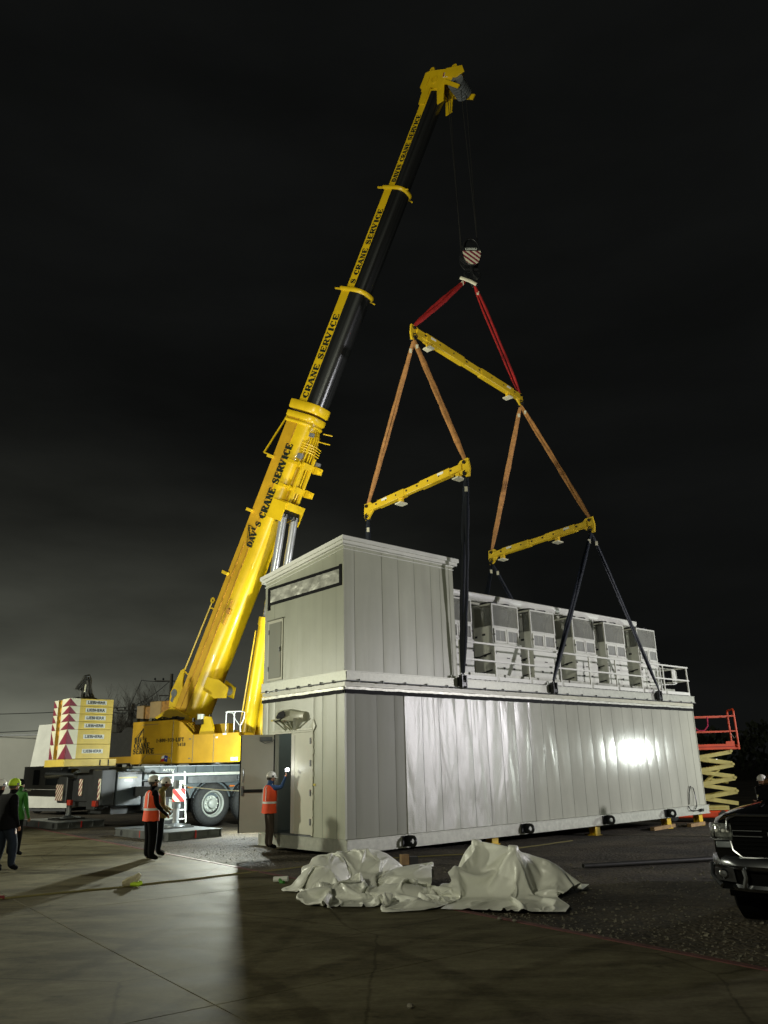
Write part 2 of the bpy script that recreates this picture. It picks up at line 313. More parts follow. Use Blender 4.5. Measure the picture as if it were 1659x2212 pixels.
# lettering -----------------------------------------------------------
def font_poly(txt, h, bold=0.02):
    cu = bpy.data.curves.new('t', 'FONT'); cu.body = txt; cu.size = 1.0; cu.offset = bold; cu.align_x = 'CENTER'; cu.align_y = 'CENTER'; cu.extrude = 0.0; cu.resolution_u = 3
    o = bpy.data.objects.new('t', cu); COL.objects.link(o); dg = bpy.context.evaluated_depsgraph_get(); me = o.evaluated_get(dg).to_mesh()
    vs = [v.co.copy() for v in me.vertices]; fs = [list(p.vertices) for p in me.polygons]
    o.evaluated_get(dg).to_mesh_clear(); bpy.data.objects.remove(o); bpy.data.curves.remove(cu)
    ys = [v.y for v in vs]; k = h / (max(ys) - min(ys)); cy = (max(ys) + min(ys)) / 2
    return [(v.x * k, (v.y - cy) * k) for v in vs], fs
T_, S_ = 0.24, 0.10
GL = {  # slab-serif capitals: thick strokes 'k', thin 'n', as (x0,y0,x1,y1,w)
 'A': [(.12,0,.42,1,.10),(.42,1,.78,0,.24),(.2,.32,.64,.32,.1)], 'V': [(.1,1,.45,0,.24),(.45,0,.8,1,.10)],
 'I': [(.35,0,.35,1,.26)], 'L': [(.24,0,.24,1,.24),(.2,.06,.78,.06,.12),(.76,.02,.76,.32,.08)],
 'F': [(.24,0,.24,1,.24),(.2,.94,.78,.94,.12),(.76,.68,.76,.98,.08),(.3,.5,.6,.5,.1),(.58,.36,.58,.64,.07)],
 'E': [(.24,0,.24,1,.24),(.2,.94,.8,.94,.12),(.2,.06,.82,.06,.12),(.78,.7,.78,.98,.08),(.8,.02,.8,.32,.08),(.3,.5,.62,.5,.1),(.6,.36,.6,.64,.07)],
 'T': [(.44,0,.44,1,.24),(.04,.94,.84,.94,.12),(.07,.68,.07,.98,.08),(.81,.68,.81,.98,.08)],
 'N': [(.2,0,.2,1,.10),(.2,.98,.72,.04,.22),(.74,0,.74,1,.10)],
 'H': [(.2,0,.2,1,.22),(.7,0,.7,1,.22),(.2,.5,.7,.5,.1)],
 'R': [(.22,0,.22,1,.24),(.2,.94,.6,.94,.12),(.2,.48,.6,.48,.1),(.6,.94,.72,.8,.18),(.72,.82,.72,.6,.2),(.72,.62,.6,.48,.18),(.46,.48,.78,.04,.2)],
 'D': [(.24,0,.24,1,.24),(.2,.94,.55,.94,.12),(.2,.06,.55,.06,.12),(.55,.94,.74,.75,.18),(.75,.78,.75,.22,.24),(.74,.25,.55,.06,.18)],
 'C': [(.22,.25,.22,.75,.26),(.22,.72,.42,.94,.14),(.4,.94,.66,.92,.12),(.22,.28,.42,.06,.14),(.4,.06,.68,.08,.12),(.64,.92,.76,.76,.1),(.76,.62,.76,1.,.09),(.66,.08,.8,.3,.1)],
 'S': [(.2,.62,.2,.82,.2),(.2,.8,.36,.94,.12),(.34,.94,.62,.93,.12),(.62,.93,.72,.74,.1),(.72,.62,.72,1.,.08),(.2,.64,.7,.4,.24),(.72,.2,.72,.4,.2),(.72,.22,.56,.06,.12),(.28,.07,.58,.06,.12),(.28,.07,.16,.28,.1),(.15,.0,.15,.38,.08)],
 '0': [(.2,.25,.2,.75,.2),(.68,.25,.68,.75,.2),(.2,.75,.44,.95,.12),(.44,.95,.68,.75,.12),(.2,.25,.44,.05,.12),(.44,.05,.68,.25,.12)],
 '1': [(.42,0,.42,1,.22),(.2,.05,.64,.05,.1),(.2,.8,.42,.97,.1)],
 '3': [(.18,.94,.66,.94,.12),(.68,.94,.42,.58,.12),(.42,.56,.68,.4,.12),(.68,.42,.68,.2,.2),(.68,.22,.5,.06,.12),(.5,.06,.2,.1,.12)],
 '4': [(.6,0,.6,1,.2),(.1,.3,.6,1,.1),(.08,.3,.8,.3,.12)],
 '5': [(.24,.94,.7,.94,.13),(.22,.55,.22,.96,.11),(.22,.6,.5,.6,.12),(.5,.6,.68,.45,.14),(.68,.47,.68,.2,.2),(.68,.22,.5,.06,.12),(.5,.06,.18,.1,.12)],
 '8': [(.22,.6,.22,.85,.16),(.66,.6,.66,.85,.16),(.22,.85,.44,.95,.12),(.44,.95,.66,.85,.12),(.22,.6,.66,.46,.14),(.66,.6,.22,.44,.14),(.18,.15,.18,.42,.2),(.7,.15,.7,.42,.2),(.18,.15,.44,.05,.12),(.44,.05,.7,.15,.12)],
 '9': [(.2,.55,.2,.85,.2),(.68,.2,.68,.85,.2),(.2,.85,.44,.95,.12),(.44,.95,.68,.85,.12),(.2,.56,.44,.45,.12),(.44,.45,.68,.56,.12),(.68,.22,.5,.06,.12),(.5,.06,.2,.1,.12)],
 '-': [(.15,.45,.6,.45,.16)]}
SERIF = {'A': [(.14,0),(.74,0)], 'V': [(.14,1),(.76,1)], 'I': [(.35,0),(.35,1)], 'L': [(.24,1)], 'F': [(.26,0)], 'T': [(.44,0)], 'N': [(.2,0),(.2,1),(.74,1)], 'H': [(.2,0),(.2,1),(.7,0),(.7,1)], 'R': [(.24,0),(.78,0)]}
ADV = {'I': .62, '-': .72, '1': .78, ' ': .55}
def slab_text(b, txt, org, ux, uy, h, mi=0, nrm=None, width=1.0, lift=0.004, bold=1.25):
    """thick stroke letters laid on the plane (org, ux, uy)"""
    org = V(org); ux = V(ux).normalized() * h * width; uy = V(uy).normalized() * h; n = V(nrm).normalized() if nrm else ux.cross(uy).normalized()
    x = 0; k = 0
    for ch in txt:
        st = list(GL.get(ch, []))
        for sx_, sy_ in SERIF.get(ch, []): st.append((sx_-.19, .04 if sy_ == 0 else .96, sx_+.19, .04 if sy_ == 0 else .96, .08))
        for (x0, y0, x1, y1, w_) in st:
            k += 1; d = n * (lift + 0.0004 * (k % 9))
            p0 = org + ux*(x+x0) + uy*y0 + d; p1 = org + ux*(x+x1) + uy*y1 + d
            t = (p1-p0).normalized(); q = t.cross(n).normalized() * (w_ * h * 0.5 * bold)
            b.add([p0+q, p1+q, p1-q, p0-q], [(0,1,2,3)], mi)
        x += ADV.get(ch, .92)
    return x * h * width
def font_text(b, txt, org, ux, uy, h, mi=0, lift=0.004, bold=0.02, sx_=1.0):
    vs, fs = font_poly(txt, h, bold); ux = V(ux).normalized(); uy = V(uy).normalized(); n = ux.cross(uy)
    b.add([V(org) + ux*p[0]*sx_ + uy*p[1] + n*lift for p in vs], fs, mi); return b

# ------------------------------------------------------------------ site frames
MX, MY, MDEG = -0.9981, 18.1041, math.degrees(0.723283)
FM = frame(MX, MY, 0, MDEG)                 # module: x along its length, y across, camera side y = 0
FC = frame(-6.47, 30.1, 0, 43)              # crane carrier: x forward, outer face y = 0
FS = frame(-7.7, 31.6, 0, -33)              # slewed upper works: near face y = -1.4
mc, ms = math.cos(R(MDEG)), math.sin(R(MDEG))
def MW(u, v, z): return FM @ V((u, v, z))
LEN, WID = 15.71, 3.405
ZB, ZT = 0.405, 3.554                        # lower wall
Z0 = 0.127                                   # underside of skid
E0 = V((-3.247, 17.38)); ED = V((-0.5945, 0.8041)).normalized()   # edge of the concrete slab
EN = V((ED.y, -ED.x))                        # towards the gravel
def edge_d(x, y): return (V((x, y)) - E0).dot(EN)
def gz(x, y):
    p = FM.inverted() @ V((x, y, 0)); d = edge_d(x, y)
    k = max(0.0, min(1.0, (d - 0.6) / 3.5)); k = k*k*(3-2*k)
    u = max(0.0, min(18.0, p.x - 2.0))
    z = -0.0165 * u + 0.115 * math.exp(-((p.x)**2 + (p.y - 1.5)**2) / 12.0)
    return z * k

# ------------------------------------------------------------------ ground
def ground():
    def axis(lo, hi, c, w_):
        a = [lo]; x = lo
        while x < hi:
            d = abs(x - c); st = 0.35 if d < w_ else 0.35 + (d - w_) * 0.35
            x += st; a.append(min(x, hi))
        return a
    xs = axis(-400, 400, 3, 15); ys = axis(-60, 700, 18, 20)
    b = B(); nx = len(xs)
    vs = []
    for y in ys:
        for x in xs:
            d = edge_d(x, y); n = noise.noise(V((x*.9, y*.9, 0))) * .02 + noise.noise(V((x*2.3, y*2.3, 3))) * .012
            z = gz(x, y) - 0.03 + n * max(0, min(1, (d + .2) / 1.5))
            if d < 0.3: z = min(z, -0.03)
            vs.append((x, y, z))
    fs = [(j*nx+i, j*nx+i+1, (j+1)*nx+i+1, (j+1)*nx+i) for j in range(len(ys)-1) for i in range(nx-1)]
    b.add(vs, fs, 0, True)
    m = mat('gravel_ground', (0.16, 0.14, 0.105), 0.9, 0, 0.5, 2.5); t = m.node_tree; bs = t.nodes['Principled BSDF']
    c = N(t, 'ShaderNodeTexCoord')
    vo = N(t, 'ShaderNodeTexVoronoi'); vo.inputs['Scale'].default_value = 17; t.links.new(c.outputs['Object'], vo.inputs[0])
    big = N(t, 'ShaderNodeTexNoise'); big.inputs['Scale'].default_value = 0.6; big.inputs['Detail'].default_value = 7; t.links.new(c.outputs['Object'], big.inputs[0])
    rp = N(t, 'ShaderNodeValToRGB'); e = rp.color_ramp.elements; e[0].color = (.020, .014, .007, 1); e[0].position = .38; e[1].color = (.115, .092, .054, 1); e[1].position = .72
    t.links.new(mth(t, 'ADD', mth(t, 'MULTIPLY', big.outputs[0], .75), mth(t, 'MULTIPLY', vo.outputs['Color'], .22)), rp.inputs[0]); t.links.new(rp.outputs[0], bs.inputs['Base Color'])
    bp = N(t, 'ShaderNodeBump'); bp.inputs['Strength'].default_value = .9; bp.inputs['Distance'].default_value = .035
    n2 = N(t, 'ShaderNodeTexNoise'); n2.inputs['Scale'].default_value = 9; n2.inputs['Detail'].default_value = 6; t.links.new(c.outputs['Object'], n2.inputs[0])
    t.links.new(mth(t, 'ADD', n2.outputs[0], mth(t, 'MULTIPLY', vo.outputs['Distance'], -.8)), bp.inputs['Height']); t.links.new(bp.outputs[0], bs.inputs['Normal'])
    structure(b.build('gravel_ground', m))
    # concrete slab, far edge along E0 + ED*t
    b = B(); e3 = lambda t_, d, z: (E0.x + ED.x*t_ + EN.x*d, E0.y + ED.y*t_ + EN.y*d, z)
    m = mat('concrete', (0.2, 0.2, 0.16), 0.75, 0, 0.3, 1.0); t = m.node_tree; bs = t.nodes['Principled BSDF']
    c = N(t, 'ShaderNodeTexCoord'); mp = N(t, 'ShaderNodeMapping'); mp.inputs['Rotation'].default_value = (0, 0, R(8)); mp.inputs['Scale'].default_value = (0.8, 1.7, 1); t.links.new(c.outputs['Object'], mp.inputs[0])
    n1 = N(t, 'ShaderNodeTexNoise'); n1.inputs['Scale'].default_value = 0.9; n1.inputs['Detail'].default_value = 8; n1.inputs['Roughness'].default_value = .62; n1.inputs['Distortion'].default_value = .8; t.links.new(mp.outputs[0], n1.inputs[0])
    n2 = N(t, 'ShaderNodeTexNoise'); n2.inputs['Scale'].default_value = 22; n2.inputs['Detail'].default_value = 4; t.links.new(c.outputs['Object'], n2.inputs[0])
    nm_ = N(t, 'ShaderNodeTexNoise'); nm_.inputs['Scale'].default_value = 3.4; nm_.inputs['Detail'].default_value = 9; nm_.inputs['Roughness'].default_value = .68; nm_.inputs['Distortion'].default_value = .5; t.links.new(mp.outputs[0], nm_.inputs[0])
    # worn tyre arcs
    wv = N(t, 'ShaderNodeTexWave', wave_type='RINGS', rings_direction='Z'); wv.inputs['Scale'].default_value = .11; wv.inputs['Distortion'].default_value = 5; wv.inputs['Detail'].default_value = 3
    t.links.new(c.outputs['Object'], wv.inputs[0])
    wr = N(t, 'ShaderNodeMapRange'); wr.inputs[1].default_value = .9; wr.inputs[2].default_value = 1.0; wr.inputs[3].default_value = 0; wr.inputs[4].default_value = -.07; t.links.new(wv.outputs['Fac'], wr.inputs[0])
    rp = N(t, 'ShaderNodeValToRGB'); e = rp.color_ramp.elements; bs.inputs['Specular IOR Level'].default_value = .05; e[0].color = (.050, .043, .024, 1); e[0].position = .30; e[1].color = (.200, .182, .115, 1); e[1].position = .74
    t.links.new(mth(t, 'ADD', mth(t, 'ADD', mth(t, 'MULTIPLY', n1.outputs[0], .7), mth(t, 'MULTIPLY', nm_.outputs[0], .42)), mth(t, 'ADD', mth(t, 'MULTIPLY', n2.outputs[0], .16), mth(t, 'ADD', wr.outputs[0], -.17))), rp.inputs[0]); t.links.new(rp.outputs[0], bs.inputs['Base Color'])
    bp = N(t, 'ShaderNodeBump'); bp.inputs['Strength'].default_value = .35; bp.inputs['Distance'].default_value = .012
    t.links.new(mth(t, 'ADD', n1.outputs[0], mth(t, 'MULTIPLY', n2.outputs[0], .25)), bp.inputs['Height']); t.links.new(bp.outputs[0], bs.inputs['Normal'])
    t.links.new(mth(t, 'ADD', mth(t, 'MULTIPLY', n1.outputs[0], .25), .62), bs.inputs['Roughness'])
    def arc_marks(cx_, cy_, r_, wd, amt):
        sp = N(t, 'ShaderNodeSeparateXYZ'); t.links.new(c.outputs['Object'], sp.inputs[0])
        dx = mth(t, 'SUBTRACT', sp.outputs[0], cx_); dy = mth(t, 'SUBTRACT', sp.outputs[1], cy_)
        d_ = mth(t, 'SQRT', mth(t, 'ADD', mth(t, 'MULTIPLY', dx, dx), mth(t, 'MULTIPLY', dy, dy)))
        e_ = mth(t, 'ABSOLUTE', mth(t, 'SUBTRACT', mth(t, 'ADD', d_, mth(t, 'MULTIPLY', n1.outputs[0], .15)), r_))
        k_ = N(t, 'ShaderNodeMapRange', interpolation_type='SMOOTHSTEP'); k_.inputs[1].default_value = wd; k_.inputs[2].default_value = wd*.4; k_.inputs[3].default_value = 0; k_.inputs[4].default_value = amt; t.links.new(e_, k_.inputs[0])
        return mth(t, 'MULTIPLY', k_.outputs[0], mth(t, 'MULTIPLY', n1.outputs[0], 1.3))
    marks = None
    for a_ in ((-6.5, 5.0, 6.3, .16, -.13), (-6.5, 5.0, 7.9, .16, -.11), (6.5, 4.0, 7.0, .14, -.10), (6.5, 4.0, 8.7, .14, -.10), (-16, 12, 13.2, .15, -.09), (-16, 12, 14.9, .15, -.10), (0, 24, 15.6, .10, -.08)):
        q_ = arc_marks(*a_); marks = q_ if marks is None else mth(t, 'ADD', marks, q_)
    vc = N(t, 'ShaderNodeTexVoronoi', feature='DISTANCE_TO_EDGE'); vc.inputs['Scale'].default_value = .33; cm = N(t, 'ShaderNodeMixRGB'); cm.inputs[0].default_value = .12; t.links.new(c.outputs['Object'], cm.inputs[1]); t.links.new(n1.outputs['Color'], cm.inputs[2]); t.links.new(cm.outputs[0], vc.inputs[0])
    kc = N(t, 'ShaderNodeMapRange'); kc.inputs[1].default_value = .0; kc.inputs[2].default_value = .006; kc.inputs[3].default_value = -.14; kc.inputs[4].default_value = 0; t.links.new(vc.outputs[0], kc.inputs[0])
    sp2 = N(t, 'ShaderNodeTexNoise'); sp2.inputs['Scale'].default_value = 2.2; sp2.inputs['Detail'].default_value = 2; t.links.new(c.outputs['Object'], sp2.inputs[0])
    ks = N(t, 'ShaderNodeMapRange'); ks.inputs[1].default_value = .70; ks.inputs[2].default_value = .76; ks.inputs[3].default_value = 0; ks.inputs[4].default_value = -.16; t.links.new(sp2.outputs[0], ks.inputs[0])
    old = rp.inputs[0].links[0].from_socket
    t.links.new(mth(t, 'ADD', mth(t, 'ADD', old, marks), mth(t, 'ADD', kc.outputs[0], ks.outputs[0])), rp.inputs[0])
    # slab bays separated by real joints
    jt = 12.0; alongs = [-150, -57, -27.5, -21.3, -15.1, -8.9, -2.9, 3.3, 9.5, 15.7, 21.9, 50, 150]
    acr = [-0.02, -4.45, -9.0, -13.6, -18.2, -60, -200]
    g_ = 0.014
    for i in range(len(alongs)-1):
        for j in range(len(acr)-1):
            a0, a1 = alongs[i]+g_/2, alongs[i+1]-g_/2; d0, d1 = acr[j]-g_/2, acr[j+1]+g_/2
            b.loft([[e3(a0,d0,-.05),e3(a1,d0,-.05),e3(a1,d1,-.05),e3(a0,d1,-.05)],[e3(a0,d0,-.002),e3(a1,d0,-.002),e3(a1,d1,-.002),e3(a0,d1,-.002)],[e3(a0+.002,d0-.002,0),e3(a1-.002,d0-.002,0),e3(a1-.002,d1+.002,0),e3(a0+.002,d1+.002,0)]], 0, True, True, False)
    structure(b.build('concrete_slab', m))
    b = B(); b.loft([[e3(a,-.012,-.06), e3(a,-.012,.006), e3(a,.10,.002), e3(a,.11,-.06)] for a in range(-40, 60, 4)], 0, True, True, False)
    structure(b.build('slab_edge_board', mat('red_brown_form_board', (.11, .035, .03), .8, 0, .4, 5)))
    # loose stones
    b = B(); r = random.Random(3)
    def stone(x, y, s_):
        z = gz(x, y) - .03; h = s_ * r.uniform(.5, .9); a0 = r.uniform(0, 6.28)
        p = [(x + s_*math.cos(a0+k*2.09)*r.uniform(.7,1.2), y + s_*math.sin(a0+k*2.09)*r.uniform(.7,1.2), z) for k in range(3)]
        q = [(x + s_*.6*math.cos(a0+1+k*2.09), y + s_*.6*math.sin(a0+1+k*2.09), z + h) for k in range(3)]
        b.add(p + q, [(0,1,4),(0,4,3),(1,2,5),(1,5,4),(2,0,3),(2,3,5),(3,4,5)], 0)
    n = 0
    while n < 3800:
        if n < 2400: x = r.uniform(0, 9); y = r.uniform(7.5, 17)
        else: x = r.uniform(-8, -2); y = r.uniform(17, 28)
        d = edge_d(x, y)
        if d < .12: continue
        if n < 2400 and r.random() > math.exp(-d / 2.6): continue
        stone(x, y, (r.uniform(.008, .026) if r.random() < .93 else r.uniform(.03, .045)) * (.9 if n < 2400 else .6)); n += 1
    o = b.build('gravel_stones', mat('pale_stones', (.19, .175, .13), .85, 0, .4, 3)); o['kind'] = 'stuff'
    o['label'] = 'pale loose stones scattered over the dark gravel'
ground()
def mask_of(u): pass

# ------------------------------------------------------------------ lower module
def strips(b, x0, x1, z0, z1, y, seams, mi, axis='x', gap=0.010, seed=1, tilt=0.004):
    """wall skin of separate sheets, each set at a hair's tilt; outer face at y (or x)"""
    r = random.Random(seed); xs = [x0] + [s_ for s_ in seams if x0 + .05 < s_ < x1 - .05] + [x1]
    for a, c in zip(xs[:-1], xs[1:]):
        t0, t1 = r.uniform(-tilt, tilt), r.uniform(-tilt, tilt); nseg = 5; nz = 4; vs = []
        for kz in range(nz + 1):
            z = z0 + (z1 - z0) * kz / nz
            for k in range(nseg + 1):
                q = a + gap/2 + (c - a - gap) * k / nseg; e = (0.006 if (axis == 'y' or c < 6.6) else 0.0022) if k in (0, nseg) else 0
                off = t0 + (t1 - t0) * kz / nz; yy = y - (off * (k / nseg - .5) * 2) + e
                vs.append((q, yy, z) if axis == 'x' else (yy, q, z))
        fs = [(kz*(nseg+1)+k, kz*(nseg+1)+k+1, (kz+1)*(nseg+1)+k+1, (kz+1)*(nseg+1)+k) for kz in range(nz) for k in range(nseg)]
        b.add(vs, fs, mi, True)
def lug_plate(b, u, z, out=0.22, r=0.17, mi=0):
    """padeye standing out from the long side at u: plate across the wall with a hole"""
    n = 20; y0 = -0.11
    outer = [(y0, z + r), (y0, z - r)] ; pts = []
    for k in range(n + 1):
        a = -math.pi/2 + math.pi * k / n; pts.append((y0 - (out - r) - r*math.cos(a), z + r*math.sin(a)))
    hole = [(y0 - (out - r) - .055*math.cos(2*math.pi*k/16), z + .055*math.sin(2*math.pi*k/16)) for k in range(16)]
    poly = [(y0, z - r)] + pts + [(y0, z + r)]
    return poly, hole
def holed_plate(b, poly, hole, ax, lo, hi, mi=0):
    """plate with a hole: ring faces between resampled outline and hole"""
    def P(p, h): return (h, p[0], p[1]) if ax == 0 else ((p[0], h, p[1]) if ax == 1 else (p[0], p[1], h))
    cx_ = sum(p[0] for p in hole)/len(hole); cz_ = sum(p[1] for p in hole)/len(hole)
    def ang(p): return math.atan2(p[1]-cz_, p[0]-cx_)
    n = 32; o2 = []; h2 = []; hr = math.hypot(hole[0][0]-cx_, hole[0][1]-cz_)
    for k in range(n):
        a = 2*math.pi*k/n; d = V((math.cos(a), math.sin(a))); best = None
        for i in range(len(poly)):
            p, q = V(poly[i]), V(poly[(i+1) % len(poly)]); e = q - p; den = d.x*e.y - d.y*e.x
            if abs(den) < 1e-9: continue
            w_ = p - V((cx_, cz_)); t = (w_.x*e.y - w_.y*e.x)/den; s_ = (w_.x*d.y - w_.y*d.x)/den
            if t > 0 and -1e-6 <= s_ <= 1+1e-6 and (best is None or t < best): best = t
        best = best or hr*1.5
        o2.append((cx_+d.x*best, cz_+d.y*best)); h2.append((cx_+d.x*hr, cz_+d.y*hr))
    vs = [P(p, lo) for p in o2]+[P(p, lo) for p in h2]+[P(p, hi) for p in o2]+[P(p, hi) for p in h2]; fs = []
    for k in range(n):
        j = (k+1) % n
        fs += [(k, j, n+j, n+k), (2*n+k, 3*n+k, 3*n+j, 2*n+j), (k, 2*n+k, 2*n+j, j), (n+k, n+j, 3*n+j, 3*n+k)]
    b.add(vs, fs, mi)

def lower_module():
    t = thing('modular_building', 'long low grey-white steel modular building standing on yellow stands, one door open', 'building', FM)
    LS = [.31, .97, 1.52] + [1.84 + .585*k for k in range(0, 24)]
    # long wall: core + sheets
    b = B(); b.box(.012, LEN-.012, .012, .10, ZB, ZT, 1); strips(b, 1.84, LS[11], ZB, ZT, -.006, LS[3:11], 3, 'x', .012, 2, .0025); strips(b, LS[11], LEN, ZB, ZT, -.006, LS[12:], 0, 'x', .012, 2, .0014); b.box(LEN-.03, LEN, -.02, .05, ZB-.2, ZT, 0)
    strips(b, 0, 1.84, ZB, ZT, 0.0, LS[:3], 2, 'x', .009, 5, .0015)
    b.box(1.835, 1.90, -.014, .004, ZB, ZT, 0)
    b.build('long_wall', [G['wall'], G['seam'], G['walld'], G['wallf']], t)
    b = B(); b.box(-.006, .05, -.006, -.002, ZB, ZT); b.box(-.006, -.002, -.002, .05, ZB, ZT); b.build('corner_trim', G['wallm'], t)
    # short wall around the doorway v 1.21..2.80, z .43...2.72
    D0, D1, DZ = 1.215, 2.80, 2.72
    b = B()
    for (v0, v1, z0, z1) in ((.012, D0, ZB, ZT), (D0, D1, DZ, ZT), (D1, WID, ZB, ZT)): b.box(.012, .10, v0, v1, z0+.001, z1-.001, 1)
    strips(b, 0, D0-.03, ZB, ZT, 0, [.31, .83], 0, 'y', .010, 7, .002)
    strips(b, D0-.03, D1+.03, DZ+.03, ZT, 0, [], 0, 'y', .010, 8, .002)
    strips(b, D1+.03, WID, ZB, ZT, 0, [3.15], 0, 'y', .010, 9, .002)
    b.build('short_wall', [G['wallm'], G['seam']], t)
    b = B(); b.box(.01, LEN, WID-.1, WID, ZB, ZT); b.box(LEN-.1, LEN-.001, .10, WID-.1, ZB, ZT)
    b.build('rear_wall', G['wallm'], t)
    b = B(); b.box(.1, LEN-.1, .1, WID-.1, ZT-.12, ZT-.002); b.build('roof', G['grey'], t)
    b = B(); b.box(.1, LEN-.1, .1, WID-.1, ZB-.02, ZB+.022); b.build('floor', G['steel'], t)
    # inside of the end room
    b = B(); b.box(1.9, 1.95, .1, WID-.1, ZB+.03, ZT-.13); b.build('inner_partition', G['bluegrey'], t)
    b = B(); b.box(.55, .80, 2.15, 2.75, 1.28, 2.02); b.box(.545, .55, 2.38, 2.56, 1.76, 1.90, 1); b.box(.541, .545, 2.40, 2.54, 1.78, 1.88, 2); b.box(.545, .55, 2.40, 2.55, 1.60, 1.63, 1)
    b.build('control_cabinet', [G['steel'], G['white'], G['dark']], t, bevel=.008)
    b = B()
    for dv, wob in ((2.62, .02), (2.54, .03), (2.42, .015)):
        b.tube([(.6, dv + wob*math.sin(k*1.3), 2.02 + k*.13) for k in range(6)], .014 if dv > 2.5 else .024, 6)
    b.box(.56, .60, 2.32, 2.70, 2.24, 2.27)
    b.build('cable_bundle', G['black'], t)
    b = B(); b.box(.9, 1.6, 2.02, 2.75, ZB+.03, 1.5); b.build('equipment_locker', G['bluegrey'], t, bevel=.01)
    # skid
    b = B()
    def beam(bb, y0, y1, x0, x1, z0, z1):      # outer C-beam: flanges and web
        bb.box(x0, x1, y0, y1, z0, z0+.022); bb.box(x0, x1, y0, y1, z1-.022, z1); bb.box(x0, x1, y0+.02, y0+.035, z0+.022, z1-.022)
    beam(b, -.11, .02, -.02, LEN+.02, Z0, ZB-.004)
    b.box(-.02, .012, -.088, WID+.02, Z0+.022, ZB-.026); b.box(-.035, .012, -.088, WID+.02, Z0, Z0+.02); b.box(-.03, .012, -.088, WID+.02, ZB-.025, ZB-.004)
    b.box(-.02, LEN+.02, WID-.1, WID, Z0, ZB-.021); b.box(LEN-.1, LEN+.02, .02, WID-.1, Z0, ZB-.021)
    for k in range(1, 9): b.box(k*1.74, k*1.74+.1, .02, WID-.1, Z0+.03, ZB-.022)
    b.build('skid_frame', G['skid'], t)
    for u in (1.72, 5.9, 9.59, 13.0):
        b = B(); poly, hole = lug_plate(b, u, .268, .30, .125)
        holed_plate(b, poly, hole, 0, u-.02, u+.02, 0)
        b.box(u-.16, u-.021, -.125, -.096, .155, .385)
        b.build('lifting_lug', G['black'], t, bevel=.004)
    # door frame, closed leaf, open leaf
    b = B(); fw = .05
    b.box(-.02, .11, D0-.03, D0+.02, ZB+.02, DZ+.03); b.box(-.02, .11, D1-.02, D1+.03, ZB+.02, DZ+.03); b.box(-.02, .11, D0+.02, D1-.02, DZ-.01, DZ+.03); b.box(-.02, .11, D0+.02, D1-.02, ZB+.0, ZB+.03, 1)
    b.build('door_frame', [G['doorout'], G['grey']], t)
    b = B(); b.box(-.012, .035, D0+.025, 2.07, ZB+.04, DZ-.015); dl = b.build('door', G['doorout'], t, label='closed cream leaf of the double door', bevel=.004)
    for z in (.72, 1.35, 2.0, 2.5):
        bb = B(); bb.box(-.034, -.012, D0+.03, D0+.075, z-.07, z+.07); bb.build('hinge', G['grey'], dl)
    bb = B(); bb.box(-.018, -.0125, 1.92, 2.06, ZB+.05, DZ-.06); bb.build('astragal', G['doorin'], dl)
    # open leaf, hinged at v = 2.80
    FD = FM @ Matrix.Translation((-.01, D1-.01, 0)) @ Matrix.Rotation(R(150), 4, 'Z')   # x along the leaf, y: room side is +y? (towards the camera)
    b = B(); b.box(.0, .84, -.022, .022, ZB+.045, DZ-.015); od = b.build('door', G['doorin'], t, FD, 'open brown-grey leaf of the double door', bevel=.004)
    b = B(); b.box(-.001, .025, -.026, .026, ZB+.05, DZ-.02); b.box(.815, .842, -.026, .0255, ZB+.05, DZ-.02); b.build('edge_strip', G['tape'], od, FD)
    b = B(); b.tube([(.76, .025, 1.60), (.76, .075, 1.63), (.755, .085, 1.76), (.76, .075, 1.89), (.76, .025, 1.92)], .013, 8); b.build('pull_handle', G['chrome'], od, FD)
    b = B(); b.box(.06, .76, .024, .075, 1.36, 1.43); b.box(.74, .80, .024, .09, 1.29, 1.51, 1); b.build('panic_bar', [G['black'], G['steel']], od, FD, bevel=.006)
    b = B(); b.box(.08, .38, .024, .085, 2.55, 2.65); b.build('door_closer', G['steel'], od, FD, bevel=.008)
    b = B(); b.tube([(.36, .08, 2.55), (.25, .11, 2.50), (.08, .12, 2.53), (.0, .12, 2.62)], .009, 6); b.build('closer_arm', G['grey'], od, FD)
    # black tape line, foil and flashing at the joint with the upper module (fixed to the lower one)
    b = B(); r = random.Random(4); n = 120
    def strip_line(bb, pts, z0, z1, wob, out):
        rings = []
        for p, nrm in pts:
            a = r.uniform(-wob, wob); o_ = out + r.uniform(0, .006)
            rings.append([(p[0]+nrm[0]*o_, p[1]+nrm[1]*o_, z0+a), (p[0]+nrm[0]*o_, p[1]+nrm[1]*o_, z1+a), (p[0], p[1], z1+a), (p[0], p[1], z0+a)])
        bb.loft(rings, 0, True, True, False)
    longp = [((LEN*k/n, 0), (0, -1)) for k in range(n+1)]; shortp = [((0, WID*k/40), (-1, 0)) for k in range(41)]
    strip_line(b, longp, ZT-.055, ZT+.030, .005, .040); strip_line(b, shortp, ZT-.055, ZT+.025, .006, .035); b.build('sealing_tape', G['tape'], t)
    b = B(); strip_line(b, longp, ZT+.036, ZT+.095, .006, .03); strip_line(b, [(p, q) for p, q in shortp], ZT+.026, ZT+.09, .006, .03); b.build('foil_seal', G['foil'], t)
    # taped bag over the lamp above the door
    b = B(); c0 = V((-.14, 2.05, 3.12))
    for k in range(5):
        pass
    rings = []
